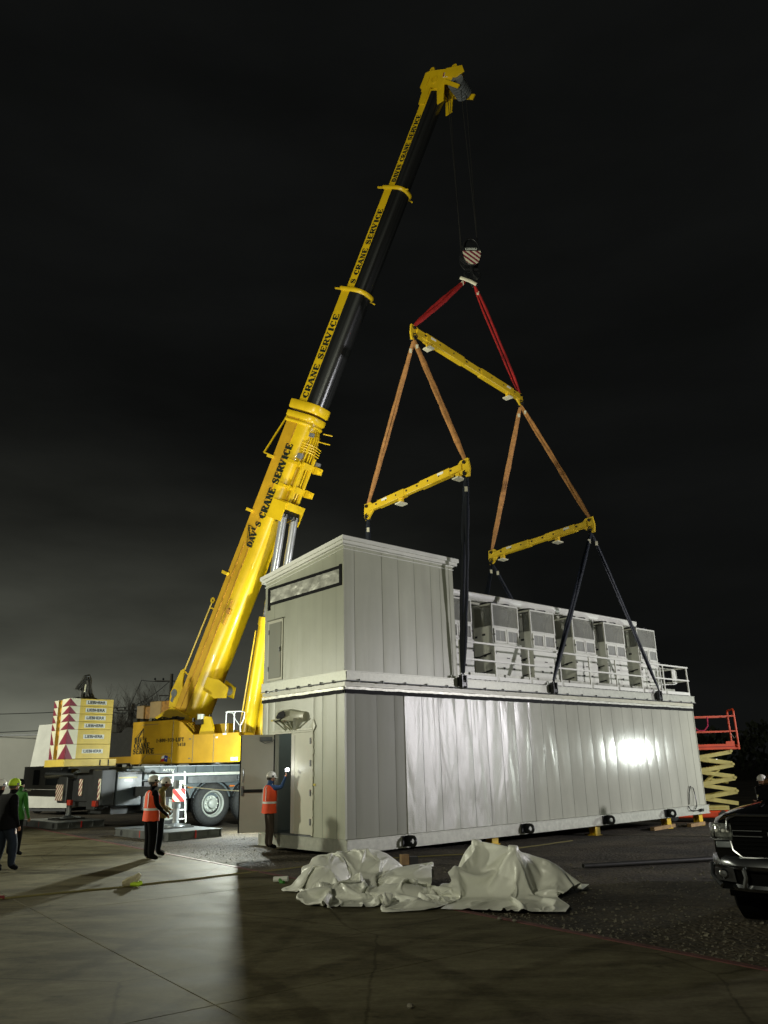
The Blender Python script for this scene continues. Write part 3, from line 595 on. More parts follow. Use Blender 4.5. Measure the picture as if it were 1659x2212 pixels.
    for i in range(7):
        a = i/6; v_ = 2.68 - a*1.22; h = .11 + .05*math.sin(a*3.14); d = .10 + .16*math.sin(min(1, a*1.3)*3.0) * (1 if a < .8 else .6)
        zz = 3.10 + .03*math.sin(a*5)
        rings.append([(-.002, v_, zz-h), (-d*.8, v_, zz-h*.7), (-d, v_, zz), (-d*.75, v_, zz+h*.8), (-.002, v_, zz+h)])
    b.loft(rings, 0, True, True, False)
    hd = b.build('wrapped_lamp_hood', G['cream'], t)
    b = B()
    b.add([(-.245,2.42,3.09),(-.25,2.30,3.20),(-.262,2.05,3.24),(-.268,1.98,3.12),(-.255,2.1,3.06),(-.25,2.36,3.05)], [(0,1,2,3,4,5)]); b.tube([(-.26,2.0,3.13),(-.2,2.3,3.02),(-.13,2.66,3.01)], .014, 5)
    b.build('black_cover', G['tape'], hd)
    b = B()
    for (va, vb) in ((2.64, 2.30), (2.45, 2.10), (2.28, 2.02), (2.05, 1.98), (1.72, 1.92), (1.50, 1.86)):
        b.bar((-.16, va, 3.04), (-.012, vb, 2.77), .085, .006)
    b.build('tape_strap', G['cream'], hd)
    b = B(); b.box(-.03, -.001, D0-.02, D1+.10, DZ+.035, DZ+.075); rr = random.Random(9)
    for k in range(14):
        z = ZB + .1 + k*.17; b.box(-.016, -.001, D0-.05+rr.uniform(-.01,.01), D0-.031, z, z+.12)
    b.add([(-.012,D0-.04,3.0),(-.03,D0-.02,2.88),(-.035,D0-.12,2.80),(-.012,D0-.15,2.84),(-.012,D0-.02,2.68),(-.02,D0+.06,2.82)], [(0,1,5),(1,2,4),(2,3,4),(1,4,5),(0,3,2),(0,2,1)])
    b.build('door_drip_flashing', G['cream'], t)
    ys_ = mat('yellow_sticker', (.6,.48,.02), .5)
    for q_ in ((2.86,3.0,3.03,3.07),(1.08,1.17,1.50,1.55)):
        b = B(); b.box(-.012, -.0045, *q_); b.build('warning_sticker', ys_, t)
    return t
lower_module()

def cable_loop():
    b = B(); pts = []
    base = [(15.0, ZB), (15.02, .75), (15.12, .98), (15.25, 1.02), (15.36, .82), (15.30, .55), (15.12, .33), (15.0, .28), (15.2, .27), (15.4, .28)]
    pp = [(14.55, -.03, .45), (14.6, -.05, .8), (14.72, -.06, 1.02), (14.9, -.06, .95), (14.97, -.06, .72), (14.88, -.12, .42), (14.72, -.14, .30)]
    b.tube(pp, .016, 6); b.tube([(14.30, -.12, .42), (14.4, -.15, .28), (14.7, -.14, .25), (15.05, -.14, .26)], .016, 6); b.box(15.05, 15.22, -.17, -.12, .21, .30)
    o = b.build('cable', G['black'], None, FM); tag(o, 'dark cable looped on the wall at the far right end of the building', 'cable')
cable_loop()

# ------------------------------------------------------------------ upper module
def upper_module():
    t = thing('modular_building', 'upper grey-white steel module with a small plant deck, hanging from the crane', 'building', FM)
    ZS, ZR, UU = 4.0, 7.0, 3.765
    b = B(); b.box(-.03, LEN+.03, -.13, .02, ZS-.022, ZS); b.box(-.03, LEN+.03, -.13, .02, 3.785, 3.807); b.box(-.02, LEN+.02, -.115, -.10, 3.807, ZS-.022)
    b.box(-.035, .02, -.10, WID+.03, 3.785, ZS-.001); b.box(-.02, LEN+.02, WID-.1, WID+.02, 3.785, ZS-.023); b.box(LEN-.08, LEN+.02, .021, WID-.1, 3.785, ZS-.001)
    b.box(0, LEN, .03, WID-.1, 3.80, ZS-.03)
    sk = b.build('skid_frame', G['skid'], t)
    b = B(); b.box(.0, LEN, -.045, .0, 3.655, 3.755); b.box(-.02, -.0, -.045, WID, 3.655, 3.755); b.box(0, LEN, -.055, -.046, 3.70, 3.706)
    b.build('lower_flashing', G['cream'], t)
    b = B(); b.tube([(-.06, WID, 3.77), (-.06, -.16, 3.77)], .012, 6); b.tube([(-.06, -.16, 3.77), (LEN, -.16, 3.77)], .012, 6)
    for k in range(22): b.box(.3+k*.72, .32+k*.72, -.185, -.13, 3.745, 3.81)
    for k in range(7): b.box(-.085, -.03, .35+k*.47, .37+k*.47, 3.745, 3.81)
    b.build('conduit', G['grey'], t)
    # tall end room
    b = B(); b.box(.012, UU, .012, .1, ZS, ZR, 1); strips(b, 0, UU, ZS+.002, ZR, 0, [.33, 1.21, 1.76, 2.32, 2.91, 3.25, 3.6], 0, 'x', .010, 12, .003)
    b.build('long_wall', [G['wallm'], G['seam']], t)
    # end wall (front of end room) with raking top following the roof
    zr = lambda v: ZR - v*.105
    b = B(); poly = [(.012, ZS+.002), (WID, ZS+.002), (WID, zr(WID)), (.012, zr(0))]
    b.prism(poly, 0, .012, .1, 1)
    vs = [0, .30, .83, 1.36, 1.88, 2.42, 2.94, WID]; r = random.Random(5)
    for a, c in zip(vs[:-1], vs[1:]):
        t0 = r.uniform(-.003, .003); g_ = .004
        b.add([(t0, a+g_, ZS+.002), (-t0, c-g_, ZS+.002), (-t0, c-g_, zr(c)), (t0, a+g_, zr(a))], [(0,1,2,3)], 0)
    b.build('short_wall', [G['wallm'], G['seam']], t)
    b = B(); b.box(.1, UU, WID-.1, WID, ZS, zr(WID)-.01); b.box(UU-.06, UU, .1, WID-.1, ZS, zr(WID)-.012); b.build('rear_wall', G['wallm'], t)
    b = B(); b.box(-.008, .05, -.008, -.004, ZS+.003, ZR); b.box(-.008, -.004, -.004, .05, ZS+.003, ZR); b.build('corner_trim', G['wallm'], t)
    # roof with eave mouldings
    b = B(); sl = .105
    def roof_slab(x0, x1, y0, y1, lo, hi):
        q = lambda y, h: ZR + h - max(0, y)*sl
        b.loft([[(x0, y0, q(y0, lo)), (x1, y0, q(y0, lo)), (x1, y1, q(y1, lo)), (x0, y1, q(y1, lo))], [(x0, y0, q(y0, hi)), (x1, y0, q(y0, hi)), (x1, y1, q(y1, hi)), (x0, y1, q(y1, hi))]], 0, True, True, False)
    roof_slab(-.018, UU+.02, -.018, WID+.02, -.10, -.075); roof_slab(-.02, UU+.03, -.02, WID+.02, -.01, .02)
    roof_slab(-.085, UU+.10, -.085, WID+.085, .022, .105); roof_slab(-.12, UU+.14, -.12, WID+.12, .108, .215)
    b.build('roof', G['white'], t, bevel=.008)
    # louvre opening sealed with foil, black taped border
    b = B(); z0, z1, v0, v1 = 6.04, 6.49, .09, 3.22; n1, n2 = 40, 8; vs = []
    for j in range(n2+1):
        for i in range(n1+1):
            v_ = v0+.05+(v1-v0-.1)*i/n1; z = z0+.05+(z1-z0-.1)*j/n2; vs.append((-.012-.012*noise.noise(V((v_*5, z*6, 1)))-.006*noise.noise(V((v_*16, z*16, 4))), v_, z))
    b.add(vs, [(j*(n1+1)+i, j*(n1+1)+i+1, (j+1)*(n1+1)+i+1, (j+1)*(n1+1)+i) for j in range(n2) for i in range(n1)], 0, True)
    lo = b.build('foil_sealed_louvre', G['foil'], t)
    b = B()
    for (a0, a1, c0, c1) in ((v0, v1, z0-.02, z0+.055), (v0, v1, z1-.055, z1+.02), (v0-.03, v0+.06, z0-.02, z1+.05), (v1-.06, v1+.03, z0-.14, z1)): b.box(-.022 - .001*c0, -.003, a0, a1, c0, c1)
    b.build('tape_border', G['tape'], lo)
    # small access door
    b = B(); b.box(-.02, .0, 2.52, 3.20, 4.04, 5.60); dr = b.build('access_door', G['doorout'], t, bevel=.006)
    b = B(); b.box(-.034, -.021, 2.58, 3.14, 4.10, 5.52); b.box(-.05, -.021, 2.50, 3.22, 5.60, 5.625); b.build('door_leaf', G['walld'], dr, bevel=.006)
    for z in (4.35, 5.3):
        b = B(); b.box(-.045, -.035, 3.12, 3.16, z-.06, z+.06); b.build('hinge', G['grey'], dr)
    b = B(); b.box(-.06, -.0345, 2.60, 2.64, 4.75, 4.87); b.build('latch', G['grey'], dr)
    # deck
    b = B(); b.box(UU+.001, LEN, .0, 1.95, ZS+.002, ZS+.03)
    for k in range(60): b.box(UU+.1+k*.196, UU+.12+k*.196, .0, 1.0, ZS+.031, ZS+.045)
    b.build('deck_grating', G['grey'], t)
    b = B(); b.box(UU+.02, LEN-.02, .55, 1.9, ZS+.05, 4.30); b.build('unit_plinth', G['skid'], t)
    # rear plant wall with moulded eave
    b = B(); b.box(UU+.005, LEN, 1.95, WID, ZS, 6.72, 0); b.build('rear_plant_wall', G['wallm'], t)
    b = B(); b.prism([(1.90,6.70),(1.83,6.76),(1.78,6.86),(1.78,6.95),(1.85,6.99),(2.1,7.03),(WID+.1,6.95),(WID+.1,6.70)], 0, UU+.15, LEN+.02, 0)
    b.build('rear_eave', G['white'], t)
    b = B(); b.tube([(UU+.15, 1.74, 6.70), (LEN-.1, 1.74, 6.70)], .02, 8); b.build('refrigerant_pipe', G['skid'], t)
    # guard rail
    posts = [3.86, 5.26, 6.70, 8.16, 9.66, 11.10, 12.57, 13.99, 15.60]
    rl = B(); rl.bar((3.80, -.06, 5.0), (15.62, -.06, 5.0), .045, .05); rl.bar((3.80, -.06, 4.54), (15.62, -.06, 4.54), .04, .045); 
    for a, c in zip(posts[:-1], posts[1:]): rl.box(a+.06, c-.06, -.075, -.068, 4.03, 4.13)
    rl.bar((15.60, -.06, 5.0), (15.60, 1.5, 5.0), .045, .05); rl.bar((15.60, -.06, 4.54), (15.60, 1.5, 4.54), .04, .045)
    gr = rl.build('guard_rail', G['white'], t)
    for p in posts:
        b = B(); b.box(p-.022, p+.022, -.04, .0, 4.0, 5.0); b.build('rail_post', G['white'], gr)
    b = B(); b.box(15.58, 15.62, 1.46, 1.5, 4.0, 5.0); b.build('rail_post', G['white'], gr)
    # ladder gate at the end
    b = B()
    b.tube([(14.62,.55,4.55),(14.62,.55,4.95),(14.72,.5,5.0),(15.35,.35,4.98),(15.45,.3,4.9)], .018, 6); b.tube([(14.62,.55,4.55),(14.72,.5,4.42),(15.35,.35,4.45),(15.45,.3,4.5),(15.45,.3,4.9)], .018, 6)
    b.box(15.18, 15.42, .30, .33, 4.48, 4.95); b.box(14.2, 14.24, .2, .24, 4.03, 4.98); b.box(14.52, 14.56, .5, .54, 4.03, 4.98)
    b.build('ladder_gate', G['white'], t)
    # sling lugs on the skid
    for u in (3.72, 7.52, 13.22):
        b = B(); b.box(u-.14, u+.14, -.16, -.131, 3.81, 4.03); b.box(u-.10, u-.06, -.28, -.16, 3.76, 4.08); b.box(u+.06, u+.10, -.28, -.16, 3.76, 4.08)
        b.cyl((u-.14, -.22, 3.93), (u+.14, -.22, 3.93), .028, 10); b.box(u-.055, u+.055, -.27, -.17, 3.80, 3.90); b.tube([(u-.05,-.22,3.93),(u-.05,-.22,4.08),(u,-.22,4.15),(u+.05,-.22,4.08),(u+.05,-.22,3.93)], .02, 6)
        b.build('sling_lug', G['black'], t, bevel=.004)
    return t
upper_module()

# ------------------------------------------------------------------ rooftop cooling units
def hvac():
    labels = ['cooling unit half hidden behind the taller end room, nearest the camera', 'cooling unit with wide dark louvred side, second along the deck', 'cooling unit third along the deck, left of the slanting blue sling',
              'cooling unit fourth along the deck, behind the slanting blue sling foot', 'cooling unit fifth along the deck, closest neighbour of the last one', 'cooling unit at the far end of the deck beside the ladder gate']
    W, Dp, H0, H1 = 1.22, .78, 4.32, 6.46
    root = thing('cooling_unit', labels[0], 'cooling unit', FM @ Matrix.Translation((4.2, .9, H0)), 'cooling units in a row on the plant deck')
    h = H1 - H0; zt = 1.42; zm = .95
    b = B()
    f = .05
    b.cbox(0, W, 0, Dp, 0, zm-.01, .012); b.box(.0, W, .02, Dp, zm-.01, zt, 0)
    b.build('cabinet', G['hvac'], root)
    b = B()      # upper frame
    for x in (0, W-f): 
        for y in (0, Dp-f): b.box(x, x+f, y, y+f, zt, h)
    b.box(f, W-f, 0, f, h-f, h); b.box(f, W-f, Dp-f, Dp, h-f, h); b.box(0, f, f, Dp-f, h-f, h); b.box(W-f, W, f, Dp-f, h-f, h)
    b.box(f, W-f, 0, f, zt, zt+f); b.box(0, f, f, Dp-f, zt, zt+f); b.box(W-f, W, f, Dp-f, zt, zt+f)
    b.build('upper_frame', G['hvac'], root)
    b = B()
    n = 20
    for k in range(n):
        z = zt + f + .01 + (h - zt - 2*f - .02)*k/n
        b.add([(f, .012, z), (W-f, .012, z), (W-f, .024, z+.024), (f, .024, z+.024)], [(0,1,2,3)])
    b.build('front_louvre', G['slat'], root)
    for xo, sg in ((0, 1), (W, -1)):
        b = B()
        for k in range(n):
            z = zt + f + .01 + (h - zt - 2*f - .02)*k/n
            b.add([(xo+sg*.012, f, z), (xo+sg*.012, Dp-f, z), (xo+sg*.03, Dp-f, z+.017), (xo+sg*.03, f, z+.017)], [(0,1,2,3)])
        b.build('side_louvre', G['slat'], root)
    b = B()      # V coil inside
    b.add([(.2,.06,zt+.06),(W*.5,.06,zt+.10),(W*.42,.06,h-.08),(.05,.06,h-.08)], [(0,1,2,3)]); b.box(.1, W-.1, .35, .40, zt+.05, h-.06)
    b.bar((W*.62, .08, zt+.08), (W*.80, .08, h-.18), .03, .05, 0, (0,1,0)); b.bar((W*.55, .09, zt+.30), (W*.92, .09, h-.08), .03, .04, 0, (0,1,0))
    b.build('coil', G['steel'], root)
    b = B()
    for cx_ in (W*.27, W*.73):
        b.lathe((cx_, Dp*.5, h), (0,0,1), [(.27,.0),(.27,.08),(.24,.08),(.24,.0)], 20, 0)
        for a in range(4): b.bar((cx_, Dp*.5, h+.06), (cx_+.24*math.cos(a*1.57+.4), Dp*.5+.24*math.sin(a*1.57+.4), h+.05), .01, .06)
    b.build('fan_guard', G['black'], root)
    for x0, x1 in ((.05, W*.5-.015), (W*.5+.015, W-.05)):
        b = B(); fr_ = .055
        b.box(x0, x1, -.02, .019, zm+.02, zm+.02+fr_); b.box(x0, x1, -.02, .019, zt-.03-fr_, zt-.03); b.box(x0, x0+fr_, -.02, .019, zm+.02+fr_, zt-.03-fr_); b.box(x1-fr_, x1, -.02, .019, zm+.02+fr_, zt-.03-fr_)
        d = b.build('filter_door', G['white'], root)
        b = B(); b.box(x0+fr_, x1-fr_, .0, .018, zm+.02+fr_, zt-.03-fr_)
        b.box((x0+x1)/2-.006, (x0+x1)/2+.006, -.006, -.001, zm+.02+fr_, zt-.03-fr_, 1)
        b.build('filter_mesh', [mat('filter_mesh', (.30,.31,.28), .6, 0, .2, 30) if 'fm' not in G else G['fm'], G['slat']], d)
    b = B(); b.box(-.0, W, -.045, .0, zm-.02, zm+.005); b.build('drip_ledge', G['white'], root)
    b = B(); b.box(.02, W-.02, -.014, .0, .34, zm-.06); pn = b.build('service_panel', G['white'], root, bevel=.004)
    b = B(); b.box(.54, .66, -.03, -.015, .52, .545); b.build('latch', G['black'], pn)
    for x in (.36, .80):
        b = B(); b.box(x, x+.08, -.02, -.012, .20, .26); b.build('vent_slot', G['black'], pn)
    for x in (.03, W-.05):
        for z in (.62, 1.18):
            b = B(); b.box(x, x+.03, -.035, -.014, z, z+.05); b.build('hinge', G['black'], pn)
    for y0_, y1_, z0_, z1_ in ((.30,.42,1.20,1.26),(.62,.72,1.16,1.22),(.30,.40,.58,.64)):
        b = B(); b.box(-.008, -.001, y0_, y1_, z0_, z1_); b.build('rating_plate', G['black'], root)
    for pts_ in ([(-.02,.75,.60),(-.06,.5,.58),(-.08,.3,.62),(-.02,.12,.66)], [(-.02,.75,.12),(-.06,.5,.10),(-.06,.3,.13),(-.02,.1,.17)]):
        b = B(); b.tube(pts_, .02, 6); b.build('drain_hose', G['black'], root)
    for u, l in zip((6.30, 8.10, 10.28, 12.10, 14.17), labels[1:]): copy_tree(root, FM @ Matrix.Translation((u, .9, H0)), l)
hvac()

# ------------------------------------------------------------------ rigging
def rig():
    A = MW(3.95, 1.35, 15.02); Bp = MW(10.1, 2.1, 14.86); HK = MW(7.12, 1.62, 18.42)
    LB = (MW(3.85, 3.62, 9.62), MW(3.85, -.62, 9.78)); RB = (MW(10.15, 4.02, 9.20), MW(10.15, -.30, 9.37))
    def frame_along(p, q):
        x = (q - p).normalized(); z = V((0,0,1)); z = (z - x*z.dot(x)).normalized(); y = z.cross(x)
        m = Matrix(((x.x,y.x,z.x,p.x),(x.y,y.y,z.y,p.y),(x.z,y.z,z.z,p.z),(0,0,0,1))); return m, (q-p).length
    def beam(p, q, label, hh, ww, feet):
        fr, L = frame_along(p, q); t = thing('spreader_beam', label, 'lifting beam', fr, 'yellow spreader beams in the rigging')
        b = B(); b.cbox(.10, L-.10, -ww/2, ww/2, -hh/2, hh/2, .015); b.cbox(.55, L*.42, -ww/2-.02, ww/2+.02, -hh/2-.02, hh/2+.02, .015)
        b.cbox(L*.58, L-.55, -ww/2-.02, ww/2+.02, -hh/2-.02, hh/2+.02, .015)
        b.build('beam_tube', G['hookyel'], t)
        for k in range(8):
            bb = B(); x = .5 + (L-1)*k/7; bb.lathe((x, -ww/2-.021, hh*.05), (0,-1,0), [(.0,.002),(.032,.002),(.032,-.01)], 12); bb.build('pin_hole', G['dark'], t)
        for x0, sg in ((0, 1), (L, -1)):
            bb = B(); poly = [(x0-sg*.12, .20), (x0+sg*.16, .20), (x0+sg*.28, hh/2), (x0+sg*.28, -hh/2), (x0+sg*.02, -.34), (x0-sg*.12, -.34), (x0-sg*.16, -.1)]
            bb.prism(poly, 1, -.03, .03); bb.cyl((x0, -.09, .10), (x0, .09, .10), .05, 12, 1); bb.cyl((x0, -.09, -.24), (x0, .09, -.24), .05, 12, 1)
            bb.build('end_plate', [G['hookyel'], G['black']], t)
        for x in feet:
            bb = B(); bb.box(x-.07, x+.07, -.05, .05, -hh/2-.17, -hh/2-.02); bb.box(x-.12, x+.12, -.15, .15, -hh/2-.21, -hh/2-.171, 1); bb.build('rest_foot', [G['hookyel'], G['cream2']], t)
        for x in (.9, L-.9):
            bb = B(); bb.box(x-.12, x+.12, -ww/2-.028, -ww/2-.021, .02, .09); bb.build('rating_sticker', G['white'], t)
        return fr
    beam(A, Bp, 'upper yellow spreader beam hanging under the two red slings', .25, .17, (.75, 5.35))
    beam(LB[0], LB[1], 'lower left yellow spreader beam above the tall end room', .20, .15, (1.55, 3.95))
    beam(RB[0], RB[1], 'lower right yellow spreader beam above the cooling units', .20, .15, (.50, 2.95))
    def sling(name, label, p, q, m, w_, off, cols=None, sag=0, group=None, tags=True):
        t = thing(name, label, 'sling', Matrix.Translation(p), group); iv = Matrix.Translation(p).inverted()
        p = V(p); q = V(q); w_ *= .84; off *= .8; d = (q-p).normalized(); side = d.cross(V((0,1,0))).normalized(); n = 14
        for k, sgn in enumerate((-1, 1)):
            b = B(); pts = []; rads = []
            for i in range(n+1):
                a = i/n; bow = math.sin(math.pi*min(1, max(0, a)))**.6
                x = p.lerp(q, a) + side*off*sgn*bow + d.cross(side)*off*.4*sgn*math.sin(a*9); x.z -= sag*4*a*(1-a)
                pts.append(x); rads.append(w_*(1+.12*math.sin(a*31+k)) * (.75 if i in (0, n) else 1))
            b.tube(pts, w_, 8, 0, rads, True, .45); o = b.build('sling_leg', m, t, Matrix.Identity(4))
            o.matrix_basis = iv
        b = B(); b.tube([p+side*.07+d*.02, p+side*.09-d*.12, p-d*.20, p-side*.09-d*.12, p-side*.07+d*.02], .022, 6); b.cyl(p-side*.1+d*.03, p+side*.1+d*.03, .03, 8)
        b.build('shackle', G['black'], t, Matrix.Identity(4))
        if tags:
            b = B(); c = p.lerp(q, .07); b.box(c.x-.04, c.x+.04, c.y-.06, c.y-.03, c.z-.09, c.z+.05); b.build('sling_tag', G['cream2'], t, Matrix.Identity(4))
        return t
    dn = V((0,0,-.30)); upz = V((0,0,.16))
    sling('lifting_sling', 'red lifting sling from the hook down to the left end of the upper beam', HK+V((-.14,0,0)), A+upz, G['redsling'], .075, .06, group='red slings under the hook')
    sling('lifting_sling', 'red lifting sling from the hook down to the right end of the upper beam', HK+V((.16,0,-.2)), Bp+upz, G['redsling'], .085, .09, group='red slings under the hook')
    gt = 'tan slings between the spreader beams'
    sling('lifting_sling', 'tan sling, leftmost, from upper beam to back end of the lower left beam', A+dn, LB[0]+upz, G['tansling'], .07, .045, group=gt)
    sling('lifting_sling', 'tan sling from left end of upper beam to front end of lower left beam', A+dn, LB[1]+upz, G['tansling'], .075, .035, group=gt)
    sling('lifting_sling', 'tan sling from right end of upper beam to back end of lower right beam', Bp+dn, RB[0]+upz, G['tansling'], .07, .045, group=gt)
    sling('lifting_sling', 'tan sling, rightmost, from upper beam to front end of lower right beam', Bp+dn, RB[1]+upz, G['tansling'], .07, .045, group=gt)
    gb = 'navy blue slings holding the upper module'; d2 = V((0,0,-.30)); zl = 4.14
    sling('lifting_sling', 'thick dark blue sling hanging straight down at the corner of the end room', LB[1]+d2, MW(3.72, -.22, zl), G['bluesling'], .085, .055, group=gb)
    sling('lifting_sling', 'short dark blue sling vanishing behind the roof of the end room', LB[0]+d2, MW(3.75, 3.60, zl), G['bluesling'], .07, .05, group=gb)
    sling('lifting_sling', 'dark blue sling slanting down left from the lower right beam to mid deck', RB[1]+d2, MW(7.52, -.22, zl), G['bluesling'], .075, .05, group=gb)
    sling('lifting_sling', 'dark blue sling slanting down right from the lower right beam to the deck end', RB[1]+d2, MW(13.22, -.22, zl), G['bluesling'], .06, .045, group=gb)
    sling('lifting_sling', 'dark blue sling behind the cooling units slanting down to the left', RB[0]+d2, MW(8.0, 3.60, zl), G['bluesling'], .06, .045, group=gb)
    sling('lifting_sling', 'dark blue sling behind the cooling units slanting down to the right', RB[0]+d2, MW(13.2, 3.60, zl), G['bluesling'], .06, .045, group=gb)
    # hook block
    C0 = MW(7.22, 1.6, 19.42); fr = Matrix.Translation(C0) @ Matrix.Rotation(R(6), 4, 'Z') @ Matrix.Rotation(R(-3), 4, 'Y')
    t = thing('hook_block', 'black crane hook block with a red and white striped plate', 'hook block', fr)
    def egg(s_, n=26):
        o = []
        for k in range(n):
            a = 2*math.pi*k/n; x = math.sin(a); z = math.cos(a); o.append((x*.36*s_*(1 if z > 0 else 1-.22*z*z), z*(.62 if z > 0 else .50)*s_))
        return o
    for y in (-.24, .18):
        b = B(); b.prism(egg(1), 1, y, y+.06); b.build('side_plate', G['black'], t, bevel=.01)
    for y in (-.13, 0.0, .11):
        b = B(); b.lathe((0, y-.04, .12), (0,1,0), [(.0,0),(.36,0),(.36,.02),(.31,.04),(.36,.06),(.36,.08),(0,.08)], 26); b.build('sheave', G['black'], t)
    b = B(); b.tube([(.30*math.sin(a/10*math.pi-math.pi/2), -.30 + 0*a, .1+.5*math.cos(a/10*math.pi-math.pi/2)) for a in range(11)], .035, 6); b.build('rope_guard', G['black'], t)
    b = B(); zt = .10; zb = -.46; yy = -.262
    outl = [(-.33, zt), (.35, zt), (.30, -.18), (.20, -.40), (.10, zb), (-.08, zb), (-.22, -.38), (-.30, -.16)]
    b.add([(x, yy, z) for x, z in outl], [tuple(range(8))], 0)
    # diagonal stripes clipped to the outline
    def clip(poly, nx_, nz_, c):
        outp = []
        for i in range(len(poly)):
            p, q = poly[i], poly[(i+1) % len(poly)]; dp = p[0]*nx_+p[1]*nz_-c; dq = q[0]*nx_+q[1]*nz_-c
            if dp >= 0: outp.append(p)
            if (dp >= 0) != (dq >= 0): k = dp/(dp-dq); outp.append((p[0]+(q[0]-p[0])*k, p[1]+(q[1]-p[1])*k))
        return outp
    for k in range(-6, 6):
        nx_, nz_ = .68, .73; c0 = k*.155
        pl = clip(outl, nx_, nz_, c0); pl = clip(pl, -nx_, -nz_, -(c0+.075)) if pl else []
        if len(pl) > 2: b.add([(x, yy-.004, z) for x, z in pl], [tuple(range(len(pl)))], 1)
    b.build('warning_plate', [G['cream2'], G['maroon']], t)
    b = B(); b.box(-.21, .21, -.262, -.25, .15, .225); b.add([(-.195,-.264,.165),(.195,-.264,.165),(.195,-.264,.21),(-.195,-.264,.21)], [(0,1,2,3)], 1)
    b2 = B(); font_text(b, 'LIEBHERR', (0, -.266, .187), (1,0,0), (0,0,1), .032, 0, .001, .02, 1.6)
    b.build('name_plate', [G['stripe'], G['black']], t)
    b = B(); b.cyl((0,0,-.42), (0,0,-.62), .10, 14, 0, .08); b.cyl((-.24,0,-.50), (.24,0,-.50), .07, 12)
    for sg in (-1, 1):
        pts = [(0,0,-.62), (sg*.04,0,-.78), (sg*.17,0,-.90+.0), (sg*.27,0,-.82), (sg*.28,0,-.68), (sg*.22,0,-.60)]
        b.tube([(p[0]*1.0, p[1], p[2]*1.0) for p in pts], .06, 8, 0, [.08,.075,.07,.06,.045,.03])
    b.build('hook', G['black'], t)
    # tan protector pad where slings leave the hook
    b = B(); b.tube([HK+V((-.34,-.12,.05)), HK+V((0,-.12,-.10)), HK+V((.22,-.12,-.25))], .07, 8, 0, None, True, .5); 
    o = b.build('sling_pad', G['cream2']); tag(o, 'pale sleeve laid over the red slings right under the hook', 'pad')
    return C0
HOOK = rig()

